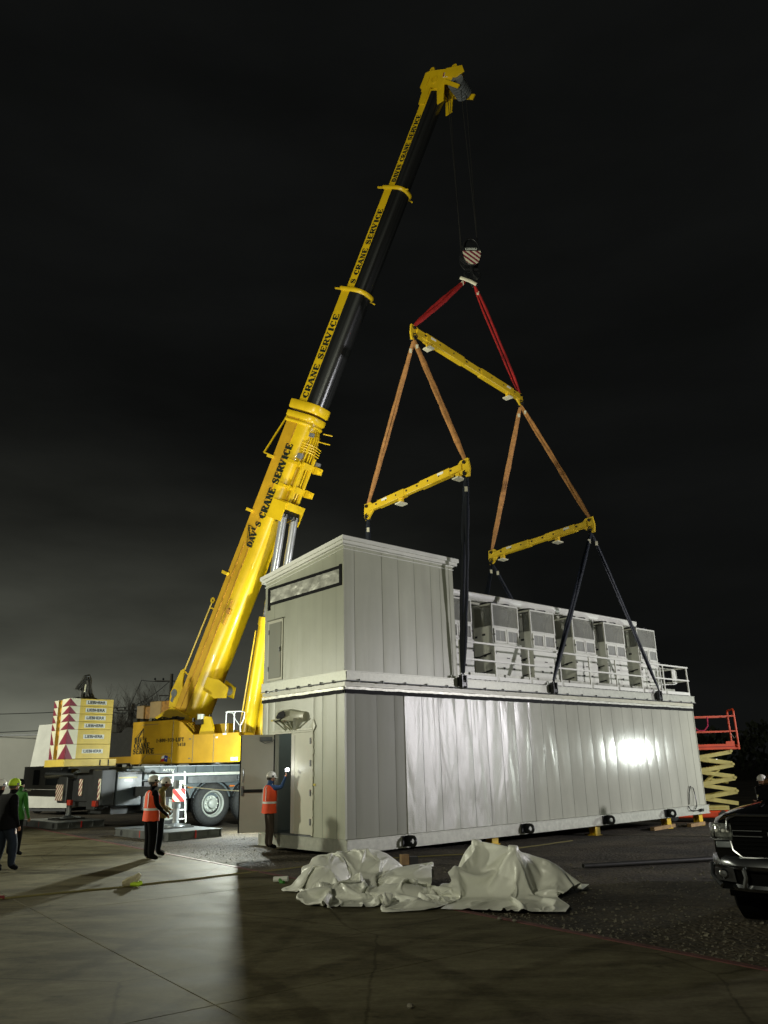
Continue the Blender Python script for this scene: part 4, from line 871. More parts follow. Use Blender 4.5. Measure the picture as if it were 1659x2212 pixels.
# ------------------------------------------------------------------ crane
def crane():
    t = thing('mobile_crane', 'huge yellow mobile crane with its telescopic boom raised high over the building', 'crane', FC)
    # ---- carrier
    b = B()
    b.box(-3.9, 9.5, .15, 2.75, .95, 1.45); b.box(-2.75, 9.6, .02, 2.9, 1.83, 2.05)
    b.box(-2.75, 9.6, .10, 2.8, 1.46, 1.82)
    for k in range(16): b.box(-2.2+k*.72, -2.14+k*.72, -.03, .019, 1.84, 2.04)
    ch = b.build('chassis', G['bluegrey'], t)
    b = B(); b.box(-2.58, 9.6, -.05, .0185, 1.73, 1.82); b.box(-2.58, 9.6, -.056, -.0505, 1.768, 1.776, 1); b.build('rub_rail', [G['stripe'], G['grey']], t)
    b = B(); b.box(-2.75, 9.6, .03, 2.87, 2.051, 2.075); b.build('deck_plate', mat('pale_deck', (.45,.50,.52), .5), t)
    b = B(); b.box(-1.05, 1.0, -.005, .09, 1.46, 1.70); b.box(1.05, 2.6, -.005, .09, 1.50, 1.70); b.build('locker', G['steel'], t, bevel=.01)
    # wheels
    def wheel(x):
        wb = B(); prof = [(.46,.0),(.60,-.02),(.70,.03),(.735,.10),(.735,.30),(.70,.38),(.5,.40)]
        wb.lathe((x, -.02, .735), (0,1,0), prof, 40, 0)
        for k in range(44):
            a = 2*math.pi*k/44; c_, s_ = math.cos(a), math.sin(a); wb.bar((x+.735*c_, .09, .735+.735*s_), (x+.735*math.cos(a+.06), .30, .735+.735*math.sin(a+.06)), .05, .03, 0, (c_, 0, s_))
        w_ = wb.build('wheel', G['rubber'], t)
        rb = B(); rb.lathe((x, -.02, .735), (0,1,0), [(.465,.005),(.44,-.015),(.40,.02),(.395,.16),(.34,.20),(.30,.20),(.28,.14),(.17,.13)], 36, 0); rb.lathe((x, -.02, .735), (0,1,0), [(.17,.13),(.165,.01),(.13,-.02),(.0,-.025)], 24, 0)
        rb.build('rim', mat('rim_paint', (.42,.46,.42), .4, 0, .2, 5) if 'rim' not in G else G['rim'], w_)
        hb = B(); hb.lathe((x, .155, .735), (0,1,0), [(.395,.0),(.29,.006)], 30)
        hb.build('rim_recess', G['dark'], w_)
        for k in range(10):
            a = 2*math.pi*k/10; nb = B(); nb.cyl((x+.235*math.cos(a), .125, .735+.235*math.sin(a)), (x+.235*math.cos(a), .05, .735+.235*math.sin(a)), .026, 6); nb.build('wheel_nut', G['stripe'], w_)
    G['rim'] = mat('rim_paint', (.42, .46, .42), .4, 0, .2, 5)
    for x in (-1.78, 0, 1.65, 4.3, 5.95): wheel(x)
    b = B()
    for x in (-1.78, 0, 1.65, 4.3, 5.95):
        pts = [(x+.86*math.cos(a), .74+.82*math.sin(a)) for a in [R(q) for q in range(15, 170, 15)]]
        for p, q in zip(pts[:-1], pts[1:]): b.bar((p[0], .22, p[1]), (q[0], .22, q[1]), .44, .02, 0, (0,0,1))
    b.build('mudguard', G['dkgrey'], t)
    b = B(); b.box(-3.6, 9, .55, 2.4, .55, .94); b.build('axle_housing', G['dkgrey'], t)
    for x in (-.95, .78, 2.5):
        b = B(); b.box(x-.10, x+.10, -.02, .02, 1.30, 1.35); b.build('side_marker_lamp', G['amber'], t)
    b = B(); b.box(-3.3, -1.3, .16, .22, 1.88, 1.98)
    font_text(b, 'LG.ACTIV', (-1.95, -.006, 1.93), (1,0,0), (0,0,1), .08, 1, .004, .03, 1.5); b.build('lettering', [G['bluegrey'], G['stripe']], t)
    # rear (end facing left): boxes, hazard boards, lamps
    b = B(); b.cbox(-3.72, -2.80, -.02, .9, .82, 1.93, .03); b.box(-3.66, -3.0, -.026, -.021, 1.70, 1.74, 1); b.box(-3.45, -3.15, -.026, -.021, 1.60, 1.66, 2)
    b.build('tool_locker', [mat('locker_blue_grey', (.055,.07,.08), .35, 0, .15, 2), G['lcream'], G['stripe']], t)
    b = B(); b.cbox(-2.76, -2.05, -.03, .3, 1.62, 2.02, .02); b.lathe((-2.45, -.032, 1.84), (0,-1,0), [(.13,0),(.13,.012),(.10,.012)], 20, 0); b.lathe((-2.45, -.04, 1.84), (0,-1,0), [(.10,.004),(.0,.004)], 20, 1); b.build('exhaust_box', [G['bluegrey'], G['dark']], t)
    b = B(); b.cbox(-2.79, -1.75, -.06, .9, .62, 1.60, .04); b.build('fuel_tank', G['dkgrey'], t)
    b = B(); b.cbox(-4.25, -3.74, .0, .62, .85, 2.0, .03); b.cbox(-4.15, -3.74, .66, 1.3, .70, 2.02, .03); b.cbox(-4.1, -3.74, 1.34, 2.7, .95, 1.9, .03); b.cbox(-4.3, -3.74, 2.75, 3.55, .9, 1.85, .03); b.box(-4.05, -3.9, .1, 2.9, .80, .95)
    b.build('rear_body', G['dkgrey'], t)
    def hazard(y0, y1, z0, z1, x=-4.33):
        hb = B(); hb.box(x, x+.02, y0, y1, z0, z1, 0); n = int((z1-z0+(y1-y0))/.09)
        rect = [(y0, z0), (y1, z0), (y1, z1), (y0, z1)]
        for k in range(n+1):
            c0 = (y0+z0)*.7071 + k*.13
            pl = clip2(rect, .7071, .7071, c0); pl = clip2(pl, -.7071, -.7071, -(c0+.065)) if pl else []
            if len(pl) > 2: hb.add([(x-.003, p[0], p[1]) for p in pl], [tuple(range(len(pl)))], 1)
        return hb.build('hazard_board', [G['cream2'], G['maroon']], t)
    def clip2(poly, a, c, d):
        o = []
        for i in range(len(poly)):
            p, q = poly[i], poly[(i+1) % len(poly)]; dp = p[0]*a+p[1]*c-d; dq = q[0]*a+q[1]*c-d
            if dp >= 0: o.append(p)
            if (dp >= 0) != (dq >= 0): k = dp/(dp-dq); o.append((p[0]+(q[0]-p[0])*k, p[1]+(q[1]-p[1])*k))
        return o
    hazard(-.02, .14, 1.05, 1.70, -4.28); hazard(1.78, 2.05, 1.15, 1.70, -4.14); hazard(3.0, 3.62, .98, 1.52, -4.33)
    for y in (.05, 2.15):
        b = B(); b.box(-4.36, -4.26, y, y+.30, .84, 1.02); b.build('tail_lamp', G['redlens'], t, bevel=.01)
    b = B(); b.box(-4.25, -3.95, 3.6, 7.3, 1.35, 2.18); b.box(-4.27, -4.255, 3.8, 4.9, 1.5, 2.0, 1); b.box(-4.27, -4.255, 5.6, 6.2, 1.5, 2.05, 1); b.box(-4.3, -3.95, 2.8, 7.7, 1.10, 1.33); b.build('counterweight_carrier_frame', [G['black'], G['glass']], t)
    for y in (6.9, 6.2):
        b = B(); b.box(-4.33, -4.30, y, y+.35, 1.28, 1.36); b.build('marker_plate', G['cream2'], t)
    b = B(); b.tube([(-4.12, 2.35, 1.86), (-4.12, 2.5, 1.86), (-4.12, 4.9, 1.86), (-4.12, 5.1, 1.86)], .27, 18, 0, [.14,.20,.20,.12]); b.build('polished_exhaust_silencer', G['tchrome'], t)
    # near outrigger: beam, jack, board, foot
    for sgn, yj in ((1, -2.78), (-1, 5.7)):
        b = B(); y0, y1 = (yj, .3) if sgn > 0 else (2.6, yj); b.box(-3.10, -2.82, y0, y1, 1.12, 1.42); o = b.build('outrigger_beam', G['dkgrey'], t)
        b = B(); b.cyl((-2.96, yj, .80), (-2.96, yj, 1.62), .135, 18); b.box(-3.12, -2.80, yj-.17, yj+.17, 1.05, 1.10); b.build('jack_casing', G['steel'], o)
        b = B(); b.cyl((-2.96, yj, .33), (-2.96, yj, .82), .10, 18); b.build('jack_rod', G['chrome'], o)
        b = B(); b.lathe((-2.96, yj, .23), (0,0,1), [(.30,.0),(.28,.05),(.12,.12),(.11,.18)], 18); b.bar((-2.96,yj-.05,.34), (-2.56,yj-.25,.27), .05, .05); b.bar((-3.0,yj-.05,.34), (-3.2,yj-.3,.27), .05, .05); b.build('jack_foot', G['steel'], o)
        if sgn > 0:
            hb = B(); hb.box(-3.22, -2.78, yj-.20, yj-.18, .98, 1.36, 0); rect = [(-3.22,.98),(-2.78,.98),(-2.78,1.36),(-3.22,1.36)]
            for k in range(-1, 3):
                pl = clip2(rect, -.7071, -.7071, -(-3.22+1.36)*.7071 - .05 - k*.24 + .0) ; pl = clip2(pl, .7071, .7071, (-3.22+1.36)*.7071+.05+k*.24-.12) if pl else []
                if len(pl) > 2: hb.add([(p[0], yj-.204, p[1]) for p in pl], [tuple(range(len(pl)))], 1)
            hb.box(-3.0, -2.84, yj-.20, yj-.18, 1.50, 1.60, 0)
            hb.build('hazard_board', [G['cream2'], G['red']], o)
    # ladder hooked on the side
    b = B()
    for x in (-2.62, -2.2): b.bar((x, -2.05, .30), (x+.02, -1.75, 1.88), .04, .04)
    for k in range(6): b.bar((-2.62, -2.03+k*.055, .42+k*.27), (-2.2, -2.03+k*.055, .42+k*.27), .03, .03)
    o = b.build('ladder', mat('ladder_white', (.8,.86,.80), .4), t)
    b = B(); b.box(-2.66, -2.15, -1.80, -.05, 1.80, 1.84); b.build('ladder_bracket', G['dkgrey'], t)
    # slew ring
    b = B(); cx_, cy_ = 1.1, 1.9; b.lathe((.9, 1.45, 2.03), (0,0,1), [(0,0),(1.0,0),(1.0,.14),(0,.14)], 40); b.build('slew_ring', G['black'], t)
    # ---- upper works
    b = B(); y0, y1 = -1.4, -.62
    prof = [(-1.84,2.17),(3.80,2.15),(3.96,2.5),(3.93,2.85),(3.74,3.15),(1.54,3.15),(.91,3.62),(.48,3.74),(-1.84,3.74)]
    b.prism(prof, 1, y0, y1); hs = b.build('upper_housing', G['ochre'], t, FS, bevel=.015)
    b = B(); b.prism([(-1.84,2.17),(3.9,2.17),(3.9,3.1),(2.2,3.3),(-1.84,3.6)], 1, .62, 1.4); b.prism([(-3.4,2.2),(3.2,2.2),(3.2,2.6),(.6,2.9),(.4,3.9),(-.6,4.3),(-3.0,3.4)], 1, -.60, -.50); b.prism([(-3.4,2.2),(3.2,2.2),(3.2,2.6),(.6,2.9),(.4,3.9),(-.6,4.3),(-3.0,3.4)], 1, .50, .60)
    b.box(-1.8, 3.6, -.5, .5, 2.16, 2.45); b.build('slewing_platform', G['yellow'], t, FS)
    b = B()
    for x in (.45, 1.54, 2.59): b.box(x-.008, x+.008, -1.409, -1.4005, 2.17, 3.7 if x < 1 else 3.14)
    b.box(-.95, .45, -1.408, -1.4005, 2.50, 2.512); b.bar((-.95, -1.404, 2.506), (-1.3, -1.404, 2.19), .006, .012, 0, (0,0,1)); b.box(-1.3, -.4, -1.408, -1.4005, 3.60, 3.615)
    for x, z in ((1.38,3.0),(1.38,2.32),(.34,2.36)): b.box(x-.05, x+.05, -1.412, -1.4005, z-.02, z+.02)
    b.build('panel_seam', G['seam'], hs, FS)
    b = B(); p0 = V((1.02, -1.3, 3.585)); p1 = V((1.46, -1.3, 3.245)); dd = (p1-p0); nn = V((.6,0,.8))
    b.add([p0+nn*.008, p1+nn*.008, p1+V((0,.6,0))+nn*.008, p0+V((0,.6,0))+nn*.008], [(0,1,2,3)], 0)
    for k in range(9):
        q = p0.lerp(p1, (k+.5)/9)+nn*.014; b.bar(q, q+V((0,.6,0)), .012, .012, 1)
    for k in range(5):
        q = V((0,.6*k/4,0))+nn*.016; b.bar(p0+q, p1+q, .010, .010, 1)
    b.build('vent_grille', [G['dark'], G['ochre']], hs, FS)
    # panel beside the vent on the near side
    b = B(); b.add([(1.16,-1.404,3.37),(1.50,-1.404,3.13+.02),(1.52,-1.404,3.16),(1.2,-1.404,3.40)], [(0,1,2,3)]); b.box(3.82, 3.985, -1.41, -1.35, 2.2, 3.02); b.build('front_trim', G['yellow'], hs, FS)
    b = B()
    slab_text(b, 'SERVICE', (-1.73, -1.403, 2.54), (1,0,0), (0,0,1), .20, 0, (0,-1,0), .99); slab_text(b, 'CRANE', (-1.70, -1.403, 2.75), (1,0,0), (0,0,1), .20, 0, (0,-1,0), .99)
    slab_text(b, 'DAV', (-1.68, -1.403, 2.96), (1,0,0), (0,0,1), .19, 0, (0,-1,0), .84); slab_text(b, 'I', (-1.22, -1.403, 3.04), (1,0,0), (0,0,1), .14, 0, (0,-1,0), .8); slab_text(b, 'S', (-1.10, -1.403, 2.96), (1,0,0), (0,0,1), .17, 0, (0,-1,0), .8)
    for (x0,z0,x1,z1,w_) in ((-1.68,3.10,-1.20,3.48,.018),(-1.48,3.14,-1.21,3.47,.045),(-1.20,3.48,-1.20,3.17,.022),(-1.58,3.12,-1.40,3.22,.02),(-1.50,3.10,-1.22,3.36,.014)):
        b.bar((x0,-1.405,z0),(x1,-1.405,z1), .004, w_, 0, (-(z1-z0),0,(x1-x0)))
    slab_text(b, '1-800-939-LIFT', (-.45, -1.403, 2.93), (1,0,0), (0,0,1), .138, 0, (0,-1,0), .92); slab_text(b, '5438', (.72, -1.403, 2.76), (1,0,0), (0,0,1), .12, 0, (0,-1,0), 1.0)
    b.build('company_lettering', G['letter'], hs, FS)
    b = B(); y = -1.405
    def quad(p, mi): b.add([(x, y, z) for x, z in p], [(0,1,2,3)], mi)
    quad([(-.10,2.33),(.06,2.36),(.06,2.46),(-.08,2.43)], 0); quad([(-.16,2.22),(.05,2.25),(.06,2.355),(-.10,2.325)], 1); quad([(.05,2.25),(.22,2.22),(.25,2.44),(.06,2.46)], 2)
    st = [(.15+.035*(1 if k % 2 == 0 else .42)*math.sin(k*math.pi/5), y-.002, 2.345+.035*(1 if k % 2 == 0 else .42)*math.cos(k*math.pi/5)) for k in range(10)]
    b.add(st + [(.15, y-.002, 2.345)], [(k, (k+1) % 10, 10) for k in range(10)], 0)
    b.build('state_flag', [G['white'], G['red'], mat('flag_blue', (.02,.03,.20), .5)], hs, FS)
    for q_ in ((2.68,2.78,2.98,3.04),(3.45,3.78,2.20,2.31),(3.02,3.2,3.08,3.14)):
        b = B(); b.box(q_[0], q_[1], -1.41, -1.4005, q_[2], q_[3]); b.build('sticker', G['white'], hs, FS)
    b = B()
    for x in (3.05, 3.45): b.tube([(x,-1.3,3.15),(x,-1.3,3.80),(x+.06,-1.3,3.88)], .02, 6)
    b.tube([(3.02,-1.3,3.86),(3.10,-1.3,3.89),(3.80,-1.3,3.86),(3.95,-1.3,3.82),(3.92,-1.3,3.6),(3.75,-1.3,3.35),(3.78,-1.3,3.15)], .02, 6); b.tube([(3.1,-1.3,3.87),(3.38,-1.3,3.82),(3.5,-1.3,3.6),(3.72,-1.3,3.38)], .016, 6)
    b.build('hand_rail', mat('rail_white', (.8,.84,.8), .4), t, FS)
    b = B(); b.prism([(1.7,3.15),(2.5,3.15),(2.25,3.75),(1.95,3.78)], 1, -1.3, -1.22); b.box(1.7, 2.9, -1.0, -.7, 3.15, 3.5); b.build('bracket_plate', G['yellow'], t, FS)
    b = B(); b.box(1.62, 1.92, -1.42, -1.2, 3.50, 3.66, 0); b.box(1.70, 1.88, -1.40, -1.2, 3.68, 3.86, 1); b.cyl((1.30,-1.2,3.62),(1.30,-1.2,3.76),.06,10,0); b.cyl((2.05,-1.1,3.7),(2.05,-1.1,3.84),.06,10,0); b.build('work_lamp', [G['black'], G['stripe']], t, FS)
    # clutter on top
    b = B(); rr = random.Random(2)
    for k in range(9): x = -1.7+k*.26; b.box(x, x+rr.uniform(.08,.22), -1.2, -1.0, 3.745, 3.78+rr.uniform(0,.09))
    b.tube([(-.9,-1.1,3.78),(-.5,-1.15,3.88),(-.1,-1.1,3.80),(.3,-1.1,3.86),(.55,-1.1,3.78)], .03, 6); b.build('hose_bundle', G['black'], t, FS)
    b = B(); b.cbox(-3.75, -3.30, .3, 1.1, 3.5, 4.55, .02, 0); b.cbox(-3.29, -2.95, .35, 1.05, 3.5, 4.5, .02, 1); b.cbox(-2.94, -2.25, .3, 1.1, 3.5, 4.68, .02, 0); b.cbox(-2.24, -1.4, .3, 1.1, 3.5, 4.66, .02, 1)
    b.build('rear_cabinet', [mat('peach_cabinet', (.50,.34,.13), .5), G['rust'], G['cream2']], t, FS)
    b = B(); b.lathe((-1.1,-1.1,3.76),(0,0,1),[(.13,0),(.12,.12),(.0,.13)],14); b.build('filler_cap', G['cream2'], t, FS)
    b = B(); b.box(-4.4, -1.85, -1.2, 1.3, 2.2, 2.5); b.cyl((-2.6,-1.0,3.1), (-2.6,1.0,3.1), .5, 24); b.cyl((-3.7,-1.0,3.0), (-3.7,1.0,3.0), .45, 24); b.box(-4.4,-1.9,-1.1,-1.0,2.5,3.4); b.box(-2.1,-1.86,-1.2,1.2,2.5,3.9); b.build('winch', G['barkwrap'], t, FS)
    b = B(); b.box(-4.2, -1.95, -1.21, -1.13, 2.23, 2.47); b.build('winch_frame', G['ochre'], t, FS)
    # ---- boom
    A = R(63.3); FB = FS @ Matrix.Translation((-.04, 0, 3.9)) @ Matrix(((math.cos(A), 0, -math.sin(A), 0), (0, 1, 0, 0), (math.sin(A), 0, math.cos(A), 0), (0, 0, 0, 1)))
    def section(s0, s1, w_, top, bot, name, mats, split, parent=None, n=9):
        """rounded-belly box section; faces above 'split' on the flat sides take material 0, the rest 1"""
        bb = B(); zf = split
        pts = [(-w_, zf), (-w_, top-.05), (-w_+.05, top), (w_-.05, top), (w_, top-.05), (w_, zf)]
        zc = zf; ry = zc - bot
        belly = [(w_*math.cos(-math.pi*k/(2*n)), zc - ry*math.sin(math.pi*k/(2*n))) for k in range(1, 2*n)]
        belly = [(w_*math.copysign(abs(math.cos(math.pi*k/(2*n)))**.62, math.cos(math.pi*k/(2*n))), zc - ry*math.sin(math.pi*k/(2*n))**.75) for k in range(1, 2*n)]
        ring = pts + belly
        rings = [[(s_, p[0], p[1]) for p in ring] for s_ in (s0, s1)]; m_ = len(ring)
        vs = rings[0]+rings[1]; k0 = len(bb.v); bb.v += [V(p) for p in vs]
        for j in range(m_):
            i2 = (j+1) % m_; bb.f.append([k0+j, k0+i2, k0+m_+i2, k0+m_+j]); bb.m.append(0 if j < 5 else 1); bb.s.append(j >= 5)
        bb.f.append([k0+j for j in range(m_)]); bb.m.append(1); bb.s.append(False); bb.f.append([k0+m_+j for j in range(m_)][::-1]); bb.m.append(1); bb.s.append(False)
        return bb.build(name, mats, parent or t, FB)
    Y, K = G['yellow'], G['blackboom']
    ms_ = section(.0, 12.75, .50, .64, -.66, 'main_boom_section', [G['ochre'], Y], -.02)  # flat sides in ochre: their weaker light painted as a darker yellow
    b = B(); 
    for s_ in (.501, -.501): pass
    b.bar((0.2,-.507,-.02),(12.7,-.507,-.02),.012,.03,0,(0,0,1)); b.bar((0.2,-.51,.30),(7.2,-.51,.30),.012,.02,0,(0,0,1)); b.build('side_rib', G['rust'], ms_, FB)
    section(13.2, 18.1, .46, .44, -.66, 'boom_section', [Y, K], -.04); section(18.2, 22.62, .395, .31, -.63, 'boom_section', [Y, K], -.12); section(22.7, 26.9, .335, .24, -.55, 'boom_section', [Y, K], -.12)
    def collar(s0, s1, w_, top, bot, split, fl=True):
        bb = B(); n = 10
        def ring(s_, e):
            W_, T2, B2 = w_+e, top+e, bot-e; zc = split
            pts = [(-W_, zc), (-W_, T2), (W_, T2), (W_, zc)]
            pts += [(W_*math.copysign(abs(math.cos(math.pi*k/(2*n)))**.62, math.cos(math.pi*k/(2*n))), zc-(zc-B2)*math.sin(math.pi*k/(2*n))**.75) for k in range(1, 2*n)]
            return [(s_, p[0], p[1]) for p in pts]
        bb.loft([ring(s0, 0), ring(s0+.04, .035), ring(s1-.04, .045), ring(s1, .03)], 0, True, True, False)
        if fl: bb.box(s0+.01, s0+.07, -w_-.05, -w_+.02, top, top+.28); bb.cyl((s0+.04, -w_+.1, bot-.1), (s0+.04, -w_+.1, bot-.24), .03, 8); bb.cyl((s0+.04, w_-.05, bot*.6), (s0+.04, w_+.18, bot*.75), .03, 8)
        return bb.build('boom_collar', Y, t, FB)
    collar(12.3, 12.42, .52, .62, -.66, -.02, False); collar(12.5, 12.75, .53, .64, -.68, -.02, False); collar(12.85, 13.22, .54, .66, -.70, -.02, False)
    collar(18.0, 18.16, .49, .44, -.70, .0); collar(22.5, 22.64, .425, .33, -.66, -.1)
    # lettering on the near (-y) side, reading up the boom
    b = B(); slab_text(b, 'CRANE SERVICE', (8.28, -.502, -.25), (1,0,0), (0,0,1), .36, 0, (0,-1,0), .78, .014, 1.3)
    slab_text(b, 'DAV', (7.05, -.502, -.16), (1,0,0), (0,0,1), .30, 0, (0,-1,0), .82, .014); slab_text(b, 'I', (7.72, -.502, -.0), (1,0,0), (0,0,1), .24, 0, (0,-1,0), .8, .014); slab_text(b, 'S', (7.92, -.502, -.18), (1,0,0), (0,0,1), .30, 0, (0,-1,0), .8, .014)
    for (x0,z0,x1,z1,w_) in ((7.1,.14,7.85,.44,.02),(7.45,.14,7.84,.43,.05),(7.85,.44,7.85,.22,.03),(7.3,.14,7.8,.34,.015)): b.bar((x0,-.518,z0),(x1,-.518,z1), .005, w_, 0, (-(z1-z0),0,(x1-x0)))
    b.build('company_lettering', G['letter'], ms_, FB)
    for (s0, w_, z, h_, txt) in ((13.35, .46, .0, .30, 'CRANE SERVICE'), (18.35, .395, -.09, .26, 'S CRANE SERVICE'), (22.85, .335, -.10, .22, 'DAVIS CRANE SERVICE')):
        b = B(); slab_text(b, txt, (s0, -w_-.002, z), (1,0,0), (0,0,1), h_, 0, (0,-1,0), {'C':1.08,'S':.99,'D':.84}[txt[0]], .004, 1.35); b.build('company_lettering', G['letter'], t, FB)
    # boom head
    b = B(); prof = [(26.3,.24),(26.9,.30),(27.05,.50),(27.72,.50),(27.80,.30),(27.80,-.80),(27.62,-1.02),(27.30,-1.00),(27.12,-.72),(26.42,-.98),(26.24,-.74),(26.95,-.42),(27.05,-.05),(26.3,-.06)]
    b.prism(prof, 1, -.38, -.33); b.prism(prof, 1, .33, .38); b.box(26.9, 27.6, -.33, .33, .30, .40); b.box(26.9, 27.0, -.33, .33, -.5, .3)
    for s_, z in ((27.70,.30),(27.75,-.80)):
        for y in (-.30, .26): b.lathe((s_+.20, y, z), (0,1,0), [(.05,0),(.12,0),(.12,.05),(.05,.05),(.05,0)], 16)
    b.bar((27.1,-.40,.20),(27.5,-.40,.20),.02,.05); b.lathe((27.35,-.385,-.10),(0,-1,0),[(.16,0),(.16,.02),(.10,.02)],18)
    hd = b.build('boom_head', Y, t, FB)
    for k in range(6):
        b = B(); b.lathe((27.2, -.36+k*.13, -1.22), (0,1,0), [(.08,0),(.34,0),(.34,.015),(.28,.035),(.34,.055),(.34,.07),(.08,.07)], 26, 0); b.build('sheave', G['steel'], hd, FB)
    b = B(); b.prism([(27.8,-.55),(27.86,-1.3),(27.6,-1.5),(27.35,-1.2),(27.45,-.6)], 1, -.43, -.385); b.build('cheek_plate', Y, hd, FB)
    b = B(); b.bar((27.2,.46,-.7),(27.1,.46,-1.7),.05,.22); b.bar((27.2,-.44,-.7),(26.9,-.44,-1.55),.05,.16); b.build('sheave_guard', Y, hd, FB)
    b = B(); b.box(27.42, 27.62, -.405, -.385, -.85, -.52, 0)
    for k in range(3): b.add([(27.42,-.409,-.80+k*.11),(27.62,-.409,-.86+k*.11+.11),(27.62,-.409,-.81+k*.11+.11),(27.42,-.409,-.75+k*.11)], [(0,1,2,3)], 1)
    b.build('hazard_plate', [G['cream2'], G['maroon']], hd, FB)
    # hoist ropes
    HT = [FB @ V((27.0, -.22, -1.30)), FB @ V((27.0, .22, -1.34)), FB @ V((27.05, -.10, -.72)), FB @ V((27.05, .10, -.72))]
    C = HOOK
    for k, (p, q) in enumerate(((HT[0]+V((.15,0,0)), C+V((.30,-.1,.1))), (HT[1]+V((.12,0,0)), C+V((.32,.08,.1))), (HT[2], C+V((-.30,-.1,.1))), (HT[3], C+V((-.31,.08,.1))))):
        b = B(); b.tube([p, q], .014, 6); o = b.build('hoist_rope', mat('steel_rope', (.022,.022,.02), .5) if k == 0 else G['rope'], t, Matrix.Identity(4))
        if k == 0: G['rope'] = o.data.materials[0]
    # lifting cylinders
    for y in (-.33, .33):
        top = FB @ V((8.75, y, -.95)); bot = FS @ V((3.15, y, 2.75)); mid = bot.lerp(top, .525)
        b = B(); b.cyl(bot, mid, .26, 24); b.cyl(bot.lerp(top, .50), mid.lerp(top, .02), .29, 24); b.tube([bot.lerp(top,.05)+V((-.33,0,0)), bot.lerp(top,.48)+V((-.33,0,0))], .03, 8)
        lc = b.build('lift_cylinder', Y, t, Matrix.Identity(4)); b = B(); b.cyl(mid, top, .155, 24); b.build('chrome_rod', G['chrome'], lc, Matrix.Identity(4))
    b = B(); b.cyl((8.8,-.52,-.85),(8.8,.52,-.85),.16,18,0); b.box(8.45,9.2,-.56,-.50,-1.1,-.33,1); b.box(8.45,9.2,.50,.56,-1.1,-.15,1); b.box(8.95,9.25,-.5,.5,-1.15,-.55,1)
    for k in range(5): b.tube([(8.4,-.4+k*.2,-.75),(8.7,-.4+k*.2,-1.15),(9.0,-.38+k*.19,-1.0)],.03,6,0)
    b.build('cylinder_head_mount', [G['black'], Y], t, FB)
    # brackets and pipework under the boom
    for s_ in (9.8, 10.8):
        b = B(); b.box(s_-.06, s_+.06, -.56, -.50, -.62, -.30); b.box(s_-.12, s_+.12, -.30, .30, -1.02, -.60); b.box(s_-.05, s_+.05, -.5, .5, -.74, -.55)
        b.prism([(s_-.16,-.95),(s_+.16,-.95),(s_+.12,-1.40),(s_-.12,-1.40)], 1, .34, .40); b.cyl((s_,-.42,-.80),(s_,-.28,-.80),.10,14); b.cyl((s_,.30,-1.28),(s_,.44,-1.28),.07,12)
        b.build('jib_bracket', Y, t, FB)
    b = B()
    for y, z in ((-.25,-.80),(-.12,-.86),(0.0,-.88),(.14,-.86),(.28,-.80)): b.tube([(9.1,y,-.72),(9.35,y*.9,z-.06),(11.2,y,z-.05),(11.9,y*.8,z+.02),(12.2,y*.8,z+.12)], .03, 6)
    for k in range(4): b.tube([(11.35+k*.1,-.42,-.55),(11.35+k*.1,-.1,-.98),(11.3+k*.1,.3,-1.0),(11.3+k*.1,.55,-.7)], .02, 6)
    b.box(9.15, 10.9, -.34, -.18, -.98, -.90); b.box(9.15, 11.2, .1, .2, -1.04, -.96); b.build('hydraulic_pipes', Y, t, FB)
    b = B(); b.box(11.0,11.2,-.46,-.28,-.78,-.60,0); b.box(11.95,12.1,-.40,-.30,-.95,-.75,0); b.box(10.98,11.12,.3,.45,-1.15,-.9,0); b.cyl((11.9,.1,-.8),(11.95,.35,-1.3),.025,6,1); b.cyl((12.3,.4,-.7),(12.35,.62,-1.0),.025,6,1)
    b.build('sensor_box', [G['grey'], Y], t, FB)
    # aerial strut on the back near the collar
    b = B(); b.bar((12.75,-.42,.66),(10.82,-.30,1.35),.05,.06); b.bar((10.82,-.30,1.35),(10.78,-.42,.62),.05,.06); b.build('mast_strut', Y, t, FB)
    for s_ in (8.42, 5.75, 10.72):
        b = B(); b.box(s_-.06, s_+.06, -.62, -.50, .50, .80); b.build('rope_guide', G['hookyel'], t, FB)
    # stowed stay rod along the back
    b = B(); b.tube([(1.55,-.38,.98),(4.4,-.38,.92)], .035, 8); b.lathe((4.52,-.40,.92),(0,1,0),[(.05,0),(.12,0),(.12,.05),(.05,.05),(.05,0)],14); b.bar((4.2,-.38,.95),(4.25,-.38,.62),.03,.06); b.bar((1.5,-.38,1.0),(1.45,-.38,.62),.03,.06)
    b.prism([(.1,.66),(-.05,1.0),(.5,1.22),(1.45,1.12),(1.6,.98),(1.1,.80),(.9,.66)], 1, -.44, -.36); b.build('stay_rod', G['hookyel'], t, FB)
    b = B(); b.cyl((.55,-.46,1.0),(.55,-.34,1.0),.16,16); b.box(.2,.45,-.45,-.34,.9,1.05); b.build('stay_winch', G['steel'], t, FB)
    b = B(); b.box(4.35,4.55,-.56,-.50,-.35,-.15,0); 
    for z in (-.30,-.25,-.2): b.tube([(3.9,-.53,z),(4.9,-.53,z)],.010,5,0)
    b.build('limit_switch', G['rust'], t, FB)
    # small side drum low on the boom
    b = B(); b.prism([(1.35,-.60),(1.85,-.55),(2.0,-1.2),(1.95,-1.75),(1.55,-1.85),(1.3,-1.3)], 1, -.62, -.57); b.prism([(1.45,-1.1),(2.0,-1.15),(1.95,-1.75),(1.55,-1.85)], 1, -.22, -.17); b.box(1.35,1.45,-.62,-.2,-1.1,-.6)
    dr = b.build('rope_drum_bracket', Y, t, FB); b = B(); b.cyl((1.72,-.57,-1.52),(1.72,-.22,-1.52),.19,20); b.build('rope_drum', G['steel'], dr, FB)
